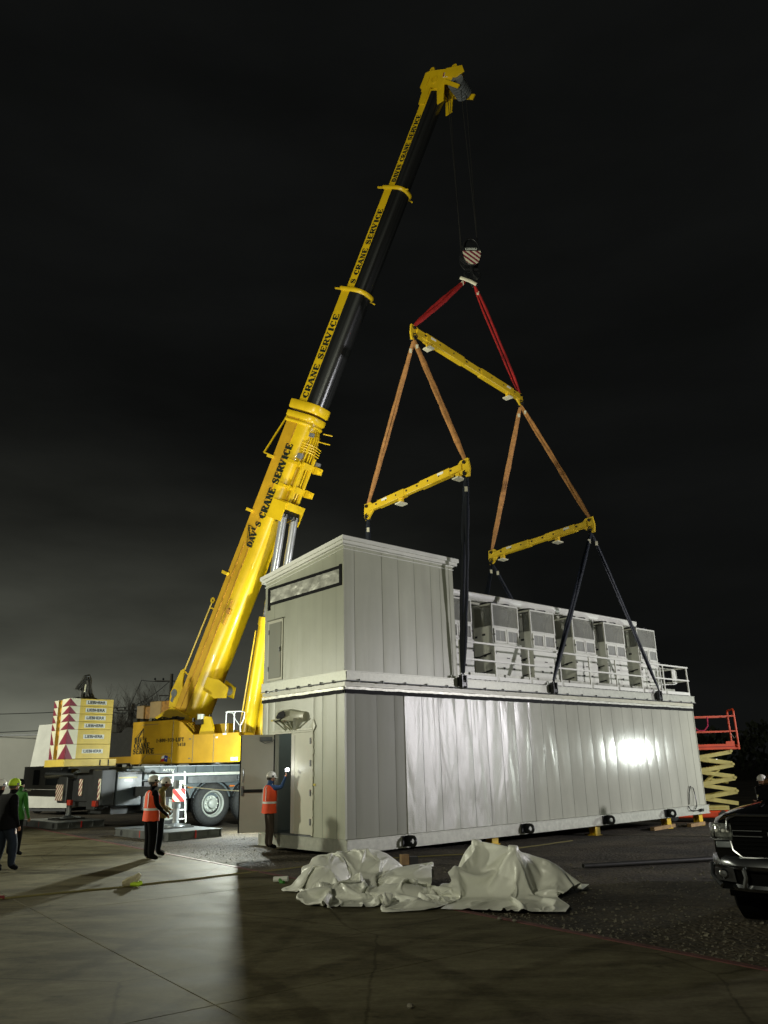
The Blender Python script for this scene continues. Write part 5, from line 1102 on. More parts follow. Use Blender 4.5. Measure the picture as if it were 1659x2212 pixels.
    # cab on the far side, mostly behind the building
    b = B(); b.prism([(2.6,2.3),(5.0,2.3),(5.2,3.0),(4.7,4.2),(2.8,4.2)], 1, 1.45, 2.4); cb = b.build('operator_cab', Y, t, FS, bevel=.04)
    b = B(); b.box(2.9,4.5,1.44,1.449,3.2,4.0); b.build('cab_window', G['glass'], cb, FS)
    return FB
FB = crane()

# ballast plates: each slab lifts off on its own
def ballast():
    x0, x1, y0, y1 = -5.15, -3.60, 1.0, 2.42
    grp = 'ballast slabs stacked on the crane carrier'
    zs = [2.36, 2.84, 3.32, 3.58, 3.84, 4.10, 4.36]
    names = ['lowest thick ballast slab at the bottom of the yellow stack', 'second thick ballast slab with dark scratches, next to the bottom of the stack', 'third ballast slab from the bottom, just above the two thick ones',
             'fourth ballast slab from the bottom of the yellow stack', 'fifth ballast slab, directly under the topmost one', 'topmost ballast slab, under the dark wrapped bundle']
    b = B(); b.box(x0-.02, x1+.25, y0-.02, y1+.3, 2.12, 2.35); b.box(x1-.35, x1-.30, y0-.03, y0-.021, 2.14, 2.33, 1); b.box(x1-.05, x1-.0, y0-.03, y0-.021, 2.14, 2.33, 1)
    o = b.build('ballast_base_plate', [G['ballast'], G['dark']], None, FC, bevel=.01); tag(o, 'worn yellow base plate under the stack of ballast slabs', 'ballast')
    for k in range(6):
        z0, z1 = zs[k]+.004, zs[k+1]-.004; org = FC @ Matrix.Translation((x0, y0, z0))
        t = thing('ballast_slab', names[k], 'ballast', org, grp); h = z1-z0; L = x1-x0; W = y1-y0
        b = B(); b.box(0, L, 0, W*.48, 0, h); b.box(.22, L, W*.48, W*.72, 0, h-.002); b.box(0, L-.001, W*.72, W, 0, h-.001)
        b.build('slab_body', G['ballast'], t, bevel=.008)
        b = B(); e = .004; a = .36
        def tri(pts, mi): b.add(pts, [tuple(range(len(pts)))], mi)
        # long side, chevron half next to the corner
        tri([(0,-e,0),(a,-e,0),(a,-e,h),(0,-e,h)], 0); tri([(0,-e-.002,0),(a*.72,-e-.002,0),(0,-e-.002,h)], 1)
        tri([(-e,0,0),(-e,0,h),(-e,W*.48,h),(-e,W*.48,0)], 0); tri([(-e-.002,0,0),(-e-.002,0,h),(-e-.002,W*.44,0)], 1)
        tri([(-e,W*.72,0),(-e,W*.72,h),(-e,W,h),(-e,W,0)], 0); tri([(-e-.002,W*.76,0),(-e-.002,W,0),(-e-.002,W,h)], 1)
        b.build('warning_chevron', [G['cream2'], G['maroon']], t)
        b = B(); zc = h*.52; xc = L*.60; b.add([(xc-.37,-.005,zc-.07),(xc+.37,-.005,zc-.07),(xc+.37,-.005,zc+.07),(xc-.37,-.005,zc+.07)], [(0,1,2,3)], 0)
        font_text(b, 'LIEBHERR', (xc,-.0055,zc), (1,0,0), (0,0,1), .098, 1, .004, .035, 1.15)
        b.build('name_plate', [mat('plate_white', (.66,.68,.60), .5) if k == 0 else G['plw'], G['black']], t)
        if k == 0: G['plw'] = bpy.data.materials['plate_white']
        b = B(); b.box(.10, .20, W*.50, W*.70, 0, h-.01); b.lathe((.09, W*.6, h-.09), (-1,0,0), [(.085,0),(.085,.05),(0,.055)], 16, 1); b.build('lifting_pin', [G['rust'], mat('pin_orange', (.62,.32,.04), .5) if k == 0 else G['pin']], t)
        if k == 0: G['pin'] = bpy.data.materials['pin_orange']
    # dark wrapped bundle on top
    b = B(); r = random.Random(8)
    c = [(.40,0),(.33,.10),(.24,.34),(.22,.56),(.30,.74),(.34,.82)]
    b.tube([(-.32,0,.03),(.0,0,.06),(.42,0,.03)], .09, 8, 0, [.05,.09,.05]); 
    b.tube([(-.12,0,.04),(-.10,0,.35),(-.12,0,.62),(-.05,0,.80),(.06,0,.84),(.13,0,.70),(.12,0,.45),(.2,0,.2),(.33,0,.02)], .07, 8, 0, [.10,.09,.09,.075,.07,.07,.08,.08,.06])
    b.tube([(.0,-.05,.78),(-.16,-.04,.62),(-.30,-.04,.46),(-.36,-.04,.36),(-.28,-.05,.34),(-.12,-.05,.55),(0.02,-.05,.72)], .05, 7, 0); b.tube([(.0,-.08,.10),(.03,-.1,.4),(.0,-.08,.66)], .05, 7, 0)
    o = b.build('wrapped_bundle', G['barkwrap'], None, FC @ Matrix.Translation((-4.45, 1.5, 4.36))); tag(o, 'dark draped bundle of hoses standing on top of the ballast stack', 'bundle')
    b2 = B(); b2.bar((-.08,-.12,.26),(-.06,-.12,.52),.03,.04); b2.build('pale_strap', G['cream2'], o)
ballast()

# mats under the outriggers
def mats():
    root = None
    for k, (x, y, lab) in enumerate(((-3.18, -2.68, 'steel crane mat on the gravel behind the two workers, under the near outrigger'), (-3.18, 5.62, 'dark steel crane mat at far left under the distant outrigger'))):
        fr = FC @ Matrix.Translation((x, y, 0))
        if root is None:
            root = thing('crane_mat', lab, 'crane mat', fr, 'steel mats under the outriggers')
            b = B(); L, W, H = 3.5, 1.8, .22
            b.box(-W/2, W/2, -L/2, L/2, .195, H, 1); b.box(-W/2, W/2, -L/2, L/2, -.02, .01)
            for xx in (-W/2+.03, -W/4, 0, W/4, W/2-.04): b.box(xx, xx+.02, -L/2+.01, L/2-.01, .01, .195)
            b.box(-W/2, -W/2+.02, -L/2+.3, L/2-.3, .01, .195)
            b.box(-W/2+.05, W/2-.05, -L/2+.06, -L/2+.08, .01, .195); b.build('mat_body', [mat('mat_steel_shade', (.10,.105,.10), .5, .3, .3, 3, rvar=.2), G['steel']], root)  # body darker than top plate: shaded sides painted into the steel tone
            for yy in (-L/2+.35, L/2-.5):
                b = B(); b.lathe((-W/2-.006, yy, .09), (-1,0,0), [(.09,0),(.0,.001)], 18); b.build('lifting_hole', G['dark'], root)
            b = B(); b.box(-W/2-.002, -W/2+.03, -.02, .02, .01, .195); b.box(-.02, .03, -L/2-.004, -L/2+.0, 0, .225); b.build('red_centre_mark', G['red'], root)
            b = B(); b.cbox(-.45, .65, -.55, .4, .222, .245, .05); b.build('rubber_pad', G['barkwrap'], root)
        else: copy_tree(root, fr, lab)
mats()

# rope from the outrigger to the door
b = B(); p = FC @ V((-2.9, -2.8, 1.47)); q = MW(-.70, 3.14, 1.40); pts = [p.lerp(q, k/10) + V((0, 0, -.03*math.sin(math.pi*k/10))) for k in range(11)]
b.tube(pts, .012, 5); b.tube([pts[2], pts[2]+V((.01,0,-.25))], .008, 4); o = b.build('guide_rope', G['cream2']); tag(o, 'thin pale rope stretched from the outrigger jack to the open door', 'rope')

# ------------------------------------------------------------------ people
def skin_mesh(verts, edges, rads, level=2):
    me = bpy.data.meshes.new('sk'); me.from_pydata(verts, edges, []); o = bpy.data.objects.new('sk', me); COL.objects.link(o)
    md = o.modifiers.new('s', 'SKIN'); md.use_smooth_shade = True
    for v, r_ in zip(me.skin_vertices[0].data, rads): v.radius = r_ if isinstance(r_, tuple) else (r_, r_)
    me.skin_vertices[0].data[0].use_root = True
    o.modifiers.new('u', 'SUBSURF').levels = level
    dg = bpy.context.evaluated_depsgraph_get(); nm = bpy.data.meshes.new_from_object(o.evaluated_get(dg)); bpy.data.objects.remove(o); return nm
def person(label, x, y, z, fdeg, J={}, top='blackcloth', legs='blackcloth', sleeve=None, helmet='whiteshell', vest=None, wide=1.0, hair=None, cap=None, lamp_on=False, scale=1.0, bulk=1.0):
    fr = frame(x, y, z, fdeg - 90) @ Matrix.Scale(scale, 4)
    t = thing('person', label, 'person', frame(x, y, z, fdeg - 90))
    P = dict(pelvis=(0,0,.97), waist=(0,.0,1.10), chest=(0,.01,1.30), neck=(0,-.005,1.49), head0=(0,.02,1.57), head1=(0,.02,1.66), head2=(0,.0,1.745),
        shL=(-.17,0,1.43), elL=(-.245,-.01,1.16), wrL=(-.25,.10,.93), shR=(.17,0,1.43), elR=(.245,-.01,1.16), wrR=(.25,.10,.93),
        hipL=(-.095,0,.90), knL=(-.11,.03,.50), anL=(-.12,0,.10), toL=(-.135,.17,.045), hipR=(.095,0,.90), knR=(.11,.03,.50), anR=(.12,0,.10), toR=(.135,.17,.045))
    P.update(J)
    bk = bulk
    rd = dict(pelvis=(.165,.125), waist=(.155,.115), chest=(.18,.13), neck=.062, head0=.072, head1=.094, head2=.072, shL=.075, elL=.052, wrL=.034, shR=.075, elR=.052, wrR=.034,
        hipL=.10*wide, knL=.075*wide, anL=.058*wide, toL=.042, hipR=.10*wide, knR=.075*wide, anR=.058*wide, toR=.042)
    E = [('pelvis','waist'),('waist','chest'),('chest','neck'),('neck','head0'),('head0','head1'),('head1','head2'),('chest','shL'),('shL','elL'),('elL','wrL'),('chest','shR'),('shR','elR'),('elR','wrR'),
        ('pelvis','hipL'),('hipL','knL'),('knL','anL'),('anL','toL'),('pelvis','hipR'),('hipR','knR'),('knR','anR'),('anR','toR')]
    sl = sleeve or top
    reg = {'pelvis-waist': top, 'waist-chest': top, 'chest-neck': top, 'neck-head0': 'skin', 'head0-head1': 'skin', 'head1-head2': 'skin', 'anL-toL': 'blackcloth', 'anR-toR': 'blackcloth'}
    keys = list(P); nid = {k: i for i, k in enumerate(keys)}; verts = [V(P[k]) for k in keys]; rads = [((rd[k][0]*bk, rd[k][1]*bk) if isinstance(rd[k], tuple) else rd[k]*(bk if k[:2] in ('sh','el') else 1)) for k in keys]; edges = [(nid[a], nid[c]) for a, c in E]
    segs = []
    for a, c in E:
        k = a+'-'+c; m = reg.get(k) or (sl if a[:2] in ('sh','el') or c[:2] in ('sh','el') else (legs if a[:2] in ('hi','kn','pe') else top))
        segs.append((V(P[a]), V(P[c]), m))
    # nose and ears
    for nm, off, r_ in (('nose', (0,.115,-.01), .016), ('earL', (-.098,.0,-.005), .020), ('earR', (.098,.0,-.005), .020)):
        verts.append(V(P['head1']) + V(off)); rads.append(r_); edges.append((nid['head1'], len(verts)-1)); segs.append((V(P['head1']), verts[-1], 'skin'))
    # hands: palm, four fingers, thumb
    for s_, sgn in (('L', -1), ('R', 1)):
        w_ = V(P['wr'+s_]); e_ = V(P['el'+s_]); d = (w_-e_).normalized(); side = d.cross(V((0,0,1)) if abs(d.z) < .8 else V((0,1,0))).normalized(); nrm = side.cross(d)
        palm = w_ + d*.07; verts.append(palm); rads.append((.036,.020)); pi = len(verts)-1; edges.append((nid['wr'+s_], pi)); segs.append((w_, palm, 'skin'))
        for k in range(4):
            o_ = side*(k-1.5)*.021; l = (.032,.040,.036,.028)[k]; a1 = palm + o_ + d*.035; a2 = a1 + d*l*.8 + nrm*.012*-sgn; a3 = a2 + d*l*.4 + nrm*.022*-sgn
            verts += [a1, a2, a3]; rads += [.0095,.0085,.007]; n0 = len(verts); edges += [(pi, n0-3), (n0-3, n0-2), (n0-2, n0-1)]; segs.append((palm, a3, 'skin'))
        th = w_ + d*.045 + side*.036; th2 = th + d*.035 + side*.014 - nrm*.01*sgn; verts += [th, th2]; rads += [.011,.009]; n0 = len(verts); edges += [(pi, n0-2), (n0-2, n0-1)]; segs.append((palm, th2, 'skin'))
    me = skin_mesh([tuple(v) for v in verts], edges, rads); names = sorted({s_[2] for s_ in segs})
    for n_ in names: me.materials.append(G[n_])
    for p in me.polygons:
        c = p.center; best = (9, 0)
        for a, q, m in segs:
            ab = q-a; k = max(0, min(1, (c-a).dot(ab)/max(ab.length_squared, 1e-9))); d = (c-(a+ab*k)).length - (.0 if m == 'skin' else .055)
            if d < best[0]: best = (d, m)
        p.material_index = names.index(best[1]); p.use_smooth = True
    if sleeve is None or True:
        pass
    o = bpy.data.objects.new('body', me); COL.objects.link(o); setw(o, WM[t.name] @ Matrix.Scale(scale, 4), t)
    F = WM[t.name] @ Matrix.Scale(scale, 4)
    h1 = V(P['head1'])
    def dome(r_, z0, mi_name, name, brim=0, squash=1.0, lab=None):
        bb = B(); prof = [(r_*math.cos(a), r_*squash*math.sin(a)) for a in [R(q) for q in (0, 15, 30, 45, 60, 75, 89)]]
        prof = [(r_*1.0, -.035)] + prof; n = 20; rings = []
        for rr, hh in prof: rings.append([(h1.x+rr*.92*math.cos(2*math.pi*j/n), h1.y-.01+rr*1.12*math.sin(2*math.pi*j/n), h1.z+z0+hh) for j in range(n)])
        bb.loft(rings, 0, False)
        if brim:
            pts = [(h1.x+r_*.9*math.cos(R(a)), h1.y-.01+r_*1.1*math.sin(R(a)), h1.z+z0-.025) for a in range(20, 161, 14)]; pts2 = [(p[0]*1.0+0, p[1]+brim*math.sin(R(20+14*i)), p[2]-.015) for i, p in enumerate(pts)]
            bb.loft([pts, pts2], 0, False, False, False)
        ob = bb.build(name, G[mi_name], t, F)
        md = ob.modifiers.new('sol', 'SOLIDIFY'); md.thickness = .006
        return ob
    if helmet:
        hm = dome(.118, .045, helmet, 'helmet', .05)
        bb = B(); bb.box(h1.x-.113, h1.x-.105, h1.y-.03, h1.y+.02, h1.z+.02, h1.z+.06); bb.box(h1.x+.105, h1.x+.113, h1.y-.03, h1.y+.02, h1.z+.02, h1.z+.06); bb.tube([(h1.x-.1,h1.y,h1.z+.03),(h1.x-.085,h1.y+.03,h1.z-.09),(h1.x,h1.y+.07,h1.z-.13),(h1.x+.085,h1.y+.03,h1.z-.09),(h1.x+.1,h1.y,h1.z+.03)], .006, 5)
        bb.build('chin_strap', G['black'], hm, F)
        if lamp_on:
            bb = B(); bb.cyl((h1.x, h1.y+.12, h1.z+.07), (h1.x, h1.y+.15, h1.z+.07), .024, 10); bb.build('head_lamp', G['led'], hm, F)
    if cap: dome(.108, .03, cap, 'cap', .06)
    hb = B(); n = 18
    rings = [[(h1.x+rr*.95*math.cos(2*math.pi*j/n), h1.y-.022+rr*1.05*math.sin(2*math.pi*j/n), h1.z+hh) for j in range(n)] for rr, hh in ((.088,-.05),(.101,.0),(.100,.05),(.075,.095))]
    hb.loft(rings, 0, True); hb.build('hair', G['bark'], t, F)
    fb = B()
    for sx_ in (-.034, .034): fb.lathe((h1.x+sx_, h1.y+.085, h1.z+.008), (0,1,0), [(.0,.012),(.012,.004),(.014,-.004)], 10)
    fb.bar((h1.x-.025, h1.y+.096, h1.z-.055), (h1.x+.025, h1.y+.096, h1.z-.055), .008, .010); fb.build('face_features', G['bark'], t, F)
    if not vest:
        bb = B(); n = 24; pe = V(P['pelvis']); wa = V(P['waist'])
        rings = [[(c_.x+rx*bk*math.cos(2*math.pi*j/n), c_.y+ry*bk*math.sin(2*math.pi*j/n), zz + .006*math.sin(j*1.7)) for j in range(n)] for c_, zz, rx, ry in ((pe,.84,.195,.160),(pe,.93,.192,.155),(pe,1.02,.178,.140),(wa,1.12,.150,.115))]
        bb.loft(rings, 0, False); bb.build('jacket_hem', [G[top]], t, F)
    if vest:
        bb = B(); ch = V(P['chest']); wa = V(P['waist']); pe = V(P['pelvis']); nk = V(P['neck']); n = 28
        lean = lambda zz: (pe.lerp(ch, min(1, max(0, (zz-pe.z)/(ch.z-pe.z)))) if zz < ch.z else ch.lerp(nk, (zz-ch.z)/(nk.z-ch.z)))
        rings = []; zsq = [(.83,.225,.178),(.95,.215,.170),(1.06,.208,.162),(1.10,.208,.162),(1.12,.208,.160),(1.25,.222,.158),(1.36,.226,.150),(1.42,.195,.135),(1.465,.135,.105),(1.49,.085,.080)]
        for zz, rx, ry in zsq:
            c = lean(zz); rings.append([(c.x+rx*math.copysign(abs(math.cos(2*math.pi*j/n))**.85, math.cos(2*math.pi*j/n)), c.y+ry*math.sin(2*math.pi*j/n), zz + .005*math.sin(j*1.3)*(zz < .9)) for j in range(n)])
        bb.loft(rings, 0, False)
        vo = bb.build('vest', [G[vest]], t, F)
        bb = B()
        def band(z0, z1, e=.004):
            rr = []
            for zz in (z0, z1):
                c = lean(zz); rx, ry = .208+e+.02*(zz < 1.0), .161+e; rr.append([(c.x+rx*math.copysign(abs(math.cos(2*math.pi*j/n))**.85, math.cos(2*math.pi*j/n)), c.y+ry*math.sin(2*math.pi*j/n), zz) for j in range(n)])
            bb.loft(rr, 0, False)
        band(1.055, 1.105, .006)
        for sx_ in (-.11, .11):
            for sy_ in (-1, 1):
                pts = []
                for zz, rx, ry in zsq[4:9]:
                    c = lean(zz); xx = sx_*(1 if zz < 1.4 else .75); pts.append((c.x+xx, c.y+sy_*(ry*math.sqrt(max(0.02, 1-(abs(xx)/rx)**2.2))+.008), zz))
                bb.loft([[(p[0]-.022, p[1], p[2]) for p in pts], [(p[0]+.022, p[1], p[2]) for p in pts]], 0, False, False, False)
        bb.build('reflective_band', G['silver'], vo, F)
    return t, F
# worker at the door: faces right, arm raised with a light
hand = MW(-.20, 1.93, 1.86); mz = .12; mp_ = MW(-.42, 2.36, mz); fd = 28
mi = (frame(mp_.x, mp_.y, mz, fd-90)).inverted() @ hand
t_, F_ = person('person in orange vest at the open door, arm raised with a light', mp_.x, mp_.y, mz, fd,
    dict(shR=(.16,.05,1.43), elR=(.20,.24,1.43), wrR=tuple(V(mi) - (V(mi) - V((.20,.24,1.43))).normalized()*.13), wrL=(-.22,.16,.92), chest=(0,.02,1.30), head1=(0,.05,1.66), head2=(0,.04,1.745), head0=(0,.03,1.57)), top='bluecloth', legs='brownjean', sleeve=None, vest='orangecloth', lamp_on=False, scale=.945)
b = B(); b.cyl(tuple(V((mi.x, mi.y-.05, mi.z+.0))), tuple(V((mi.x, mi.y+.02, mi.z+.01))), .035, 12); o = b.build('torch', G['led'], None, frame(mp_.x, mp_.y, mz, fd-90)); tag(o, 'small bright white light held up in the hand of the person at the door', 'torch')
lamp('torch_light', 'POINT', tuple(hand + V((-.06,-.06,.05))), 1.6, (.92,.96,1.0), None, .03)
# pair in the left middle
person('person in orange vest, white helmet and black clothes standing on the concrete', -5.48, 19.0, 0, 38, dict(wrL=(-.20,.20,.97), wrR=(.18,.26,.98), elR=(.25,.02,1.17), toL=(-.10,.2,.04)), top='blackcloth', legs='blackcloth', vest='orangecloth', wide=1.35, bulk=1.12)
person('person in tan jacket and jeans with lit head lamp, behind an orange vest', -5.53, 19.9, 0, 15, dict(head1=(0,.11,1.60), head2=(0,.10,1.68), head0=(0,.08,1.53), neck=(0,.04,1.46), chest=(0,.03,1.28), elR=(.22,.05,1.14), wrR=(.12,.16,1.02), wrL=(-.14,.18,1.05)), top='tancloth', legs='jeans', wide=1.2, lamp_on=True, bulk=1.12)
# left edge group
person('large person in black jacket and lime green head cover at the left edge', -8.05, 17.41, 0, 62, dict(anR=(.14,.12,.12), toR=(.17,.28,.05), knR=(.13,.14,.52), anL=(-.10,-.08,.10), toL=(-.11,.10,.045), chest=(0,.06,1.30), neck=(0,.08,1.50), head0=(0,.10,1.58), head1=(0,.11,1.67), head2=(0,.09,1.75)), top='blackcloth', legs='jeans', helmet='lime', wide=1.3, scale=1.0, bulk=1.36)
person('person in white helmet and dark coat cut off by the left edge of the view', -8.50, 17.9, 0, 60, dict(), top='blackcloth', legs='blackcloth', wide=1.2)
person('person in bright green shirt and black cap behind the black jacket', -9.28, 20.6, 0, 80, dict(), top='green', legs='blackcloth', helmet=None, cap='blackcloth')
person('distant person in white helmet and yellow vest behind the black pickup', 10.36, 23.0, gz(10.4, 23.0)-.22, 200, dict(wrL=(-.08,.30,1.15), elL=(-.22,.10,1.18)), top='blackcloth', legs='blackcloth', vest='vestyellow', helmet='whiteshell')

# ------------------------------------------------------------------ scissor lift
def scissor():
    F = frame(12.80, 29.9, -.24, -7); t = thing('scissor_lift', 'orange and cream scissor lift raised at the far right end of the building', 'scissor lift', F)
    L, W = 3.1, .85; zp = 2.50
    b = B(); b.cbox(-L+.1, -.62, .05, W-.05, .10, .34, .04); b.box(-L+.1, -.62, .06, W-.06, .36, .50, 1); b.box(-L+.2, -.75, .055, .0595, .42, .44, 2); b.build('base', [G['orange'], G['lcream'], G['ochre']], t)
    b = B(); font_text(b, 'JLG', (-.95, .048, .22), (1,0,0), (0,0,1), .12, 0, .002, .03); b.build('lettering', G['letter'], t)
    for x in (-.85, -2.6):
        for y in (.06, W-.16): 
            bb = B(); bb.lathe((x, y-.04, .17), (0,1,0), [(0,0),(.12,0),(.17,.01),(.17,.12),(0,.12)], 20); bb.build('wheel', G['rubber'], t)
    n = 4; z0 = .54; dz = (zp-.12-z0)/n; xa, xb = -2.82, -.26
    for k in range(n):
        za, zb = z0+k*dz, z0+(k+1)*dz
        for y in (.10, W-.18):
            bb = B(); bb.bar((xa, y, za+.03), (xb, y, zb-.03), .05, .135); bb.build('scissor_arm', G['lcream'], t)
            bb = B(); bb.bar((xb, y+.06, za+.03), (xa, y+.06, zb-.03), .05, .135); bb.build('scissor_arm', G['lcream'], t)
        bb = B(); bb.cyl((xb, .04, zb), (xb, W-.06, zb), .05, 10); bb.cyl((xa, .04, zb), (xa, W-.06, zb), .05, 10); bb.cyl(((xa+xb)/2, .04, (za+zb)/2), ((xa+xb)/2, W-.06, (za+zb)/2), .05, 10); bb.build('pivot_tube', G['lcream'], t)
    b = B(); b.cyl((-1.5, .4, 1.1), (-.7, .4, 1.75), .06, 10); b.cyl((-1.1,.4,1.42),(-.45,.4,1.28),.05,10); b.build('lift_ram', G['lcream'], t)
    b = B(); b.box(-L, .0, 0, W, zp-.06, zp); b.box(-L, -.12, -.012, .0, zp-.05, zp+.13); b.box(-L, -.12, W, W+.012, zp-.05, zp+.13); b.box(-.02, .05, -.02, W+.02, zp-.07, zp+.11); b.box(-L, -.14, -.016, -.0125, zp+.02, zp+.05, 1)
    b.box(-.42, -.12, -.012, .0, zp+.131, zp+.22)
    pl = b.build('platform', [G['orange'], G['red']], t)
    b = B()
    for y in (.0, W):
        for z in (zp+1.12, zp+.58): b.bar((-L, y, z), (-.0, y, z), .035, .04)
        for x in (-L, -1.45): b.bar((x, y, zp+.1), (x, y, zp+1.12), .035, .04)
    b.build('guard_rail', G['orange'], t)
    b = B(); b.tube([(.02,.02,zp+.05),(.02,.02,zp+1.28),(.02,.10,zp+1.36),(.02,W-.10,zp+1.36),(.02,W-.02,zp+1.28),(.02,W-.02,zp+.05)], .035, 8); b.bar((.02,.03,zp+.58),(.02,W-.03,zp+.58),.03,.03); b.bar((.02,.03,zp+1.12),(.02,W-.03,zp+1.12),.03,.03)
    b.build('entry_gate', G['orange'], t)
    b = B(); b.tube([(.03,.05,zp+.48),(.03,.3,zp+.36),(.03,W*.55,zp+.33),(.03,W-.1,zp+.5)], .010, 5); b.build('gate_chain', G['silver'], t)
    lp = [(-1.55,-.02,zp+.95),(-1.48,-.03,zp+.75),(-1.32,-.03,zp+.62),(-1.12,-.03,zp+.62),(-.98,-.03,zp+.78),(-.96,-.03,zp+.98),(-.96,-.02,zp+1.10)]
    b = B(); b.tube(lp, .022, 6); o = b.build('safety_lanyard', G['magenta'], None, F); tag(o, 'magenta safety lanyard hanging over the orange rail of the scissor lift', 'lanyard')
    # worker aboard, leaning to the building
    wp = F @ V((-1.72, .42, zp)); person('person on the scissor lift platform, nearly hidden by the building end', wp.x, wp.y, zp-.24, 150,
        dict(chest=(0,.16,1.26), neck=(0,.24,1.42), head0=(0,.28,1.49), head1=(0,.31,1.57), head2=(0,.30,1.65), shL=(-.17,.20,1.38), shR=(.17,.20,1.38), elL=(-.22,.42,1.3), wrL=(-.2,.62,1.35), elR=(.22,.42,1.34), wrR=(.2,.62,1.42)), top='tancloth', legs='jeans', vest='orangecloth')
scissor()

# ------------------------------------------------------------------ black pickup
def pickup():
    F = frame(4.52, 9.40, 0, -38); t = thing('pickup_truck', 'black pickup truck with chrome bumper, its front corner at the right edge', 'truck', F)
    # local x to the right, y backwards (away), front face y=0
    def ring(y, hw, z0, z1, zs, crown=.03, k=.10):
        """half profile of body cross-section; zs shoulder height"""
        return [(-hw+.05,y,z0),(-hw,y,z0+.12),(-hw,y,zs-.12),(-hw+.04,y,zs-.03),(-hw+k+.05,y,zs+.02),(-hw*.5,y,z1),(0,y,z1+crown),(hw*.5,y,z1),(hw-k-.05,y,zs+.02),(hw-.04,y,zs-.03),(hw,y,zs-.12),(hw,y,z0+.12),(hw-.05,y,z0)]
    b = B(); b.loft([ring(.08,.93,.72,1.22,1.17,.02), ring(.16,.96,.70,1.28,1.20), ring(.35,1.0,.60,1.335,1.24), ring(.8,1.01,.55,1.37,1.27), ring(1.5,1.01,.5,1.40,1.29), ring(5.9,1.01,.5,1.42,1.32), ring(6.0,.99,.55,1.40,1.30)], 0, True)
    b.build('body', G['truck'], t)
    b = B()
    for sx_ in (-.42, .42): b.tube([(sx_,.30,1.325),(sx_,.9,1.405),(sx_*.95,1.45,1.425)], .07, 8, 0, [.04,.07,.05], True, .5)
    b.build('hood_bulge', G['truck'], t)
    b = B(); q = lambda y, hw, z0, z1: [(-hw,y,z0),(-hw+.12,y,z1-.06),(-hw+.25,y,z1),(hw-.25,y,z1),(hw-.12,y,z1-.06),(hw,y,z0)]
    b.loft([q(1.75,.80,1.36,1.40), q(2.5,.82,1.38,1.93), q(2.9,.84,1.38,1.98), q(4.5,.84,1.38,1.97), q(4.8,.84,1.38,1.45)], 0, True); b.build('cab', G['truck'], t)
    b = B(); b.add([(-.66,1.90,1.47),(.66,1.90,1.47),(.58,2.42,1.885),(-.58,2.42,1.885)], [(0,1,2,3)]); b.xf(Matrix.Translation((0,-.03,.03))); b.build('windscreen', G['glass'], t)
    for sg in (-1, 1):
        b = B(); b.add([(sg*.83,2.5,1.42),(sg*.83,4.4,1.42),(sg*.74,4.3,1.86),(sg*.74,2.7,1.86)], [(0,1,2,3)]); b.xf(Matrix.Translation((sg*.012,0,0))); b.build('side_window', G['glass'], t)
        b = B(); b.cbox(sg*.95-.07, sg*.95+.07, 2.55, 2.62, 1.38, 1.50, .02); b.build('door_mirror', G['truck'], t)
        for y in (1.02, 4.85):
            b = B(); b.lathe((sg*.84, y, .40), (sg,0,0), [(.25,.12),(.34,.14),(.40,.10),(.40,-.12),(.3,-.14)], 28); w_ = b.build('wheel', G['tblack'], t)
            b = B(); b.lathe((sg*.86, y, .40), (sg,0,0), [(0,.10),(.08,.10),(.20,.06),(.24,.12),(.25,.12)], 24); b.build('rim', G['tchrome'], w_)
        # headlamp wraps round the corner
        b = B(); pts = lambda z, e: [(sg*(.70),.055-e,z),(sg*.90,.085-e,z),(sg*(.985+e*.5),.17,z),(sg*(1.005+e),.38,z)]
        b.loft([pts(1.0,.0), pts(1.02,.02), pts(1.14,.02), pts(1.165,.0)], 0, False, False, True)
        hl = b.build('headlamp', mat('lamp_lens', (.26,.27,.25), .10, .5, .8, 30, .8, 30, spec=.8) if sg < 0 else bpy.data.materials['lamp_lens'], t)
        for k, (xx, yy) in enumerate(((.80,.045),(.88,.06),(.75,.045))):
            b = B(); b.lathe((sg*xx, yy-.012, 1.085), (0,-1,0), [(.0,.016),(.014,.014),(.022,.0)], 12); b.build('lamp_reflector', G['silver'], hl)
        b = B(); b.add([(sg*1.012,.24,1.03),(sg*1.03,.37,1.03),(sg*1.03,.37,1.14),(sg*1.012,.24,1.14)], [(0,1,2,3)]); b.build('turn_lens', G['amber'], hl)
        b = B(); b.tube([(sg*.70,.03,.995),(sg*.90,.06,.985),(sg*.99,.16,.99),(sg*1.012,.38,.99)], .012, 6); b.tube([(sg*.695,.03,1.0),(sg*.69,.03,1.17)], .010, 6); b.build('lamp_trim', G['tchrome'], hl)
        b = B(); b.box(min(sg*.72,sg*.90), max(sg*.72,sg*.90), .02, .07, .90, .97); b.build('lower_lamp', G['steel'], t, bevel=.01)
        b = B(); b.lathe((sg*.83,-.055,.63), (0,-1,0), [(.0,.02),(.035,.018),(.045,.0),(.06,-.01)], 16); b.build('fog_lamp', G['tchrome'], t)
        b = B(); b.add([(sg*.70,-.066,.545),(sg*.92,-.03,.56),(sg*.94,-.02,.685),(sg*.72,-.066,.70)], [(0,1,2,3)]); b.build('fog_recess', G['dark'], t)
    # grille
    b = B(); b.box(-.70, .70, .01, .05, .82, 1.24)
    for k in range(9): b.box(-.69, .69, -.012, .009, .845+k*.044, .858+k*.044)
    gr = b.build('grille', G['tblack'], t)
    b = B()
    def frm(x0, x1, z0, z1, r_): b.tube([(x0,-.02,z0),(x1,-.02,z0),(x1,-.02,z1),(x0,-.02,z1),(x0,-.02,z0)], r_, 6)
    for sg in (-1, 1):
        x0, x1 = (-.68,-.36) if sg < 0 else (.36,.68); frm(x0, x1, 1.035, 1.095, .008)
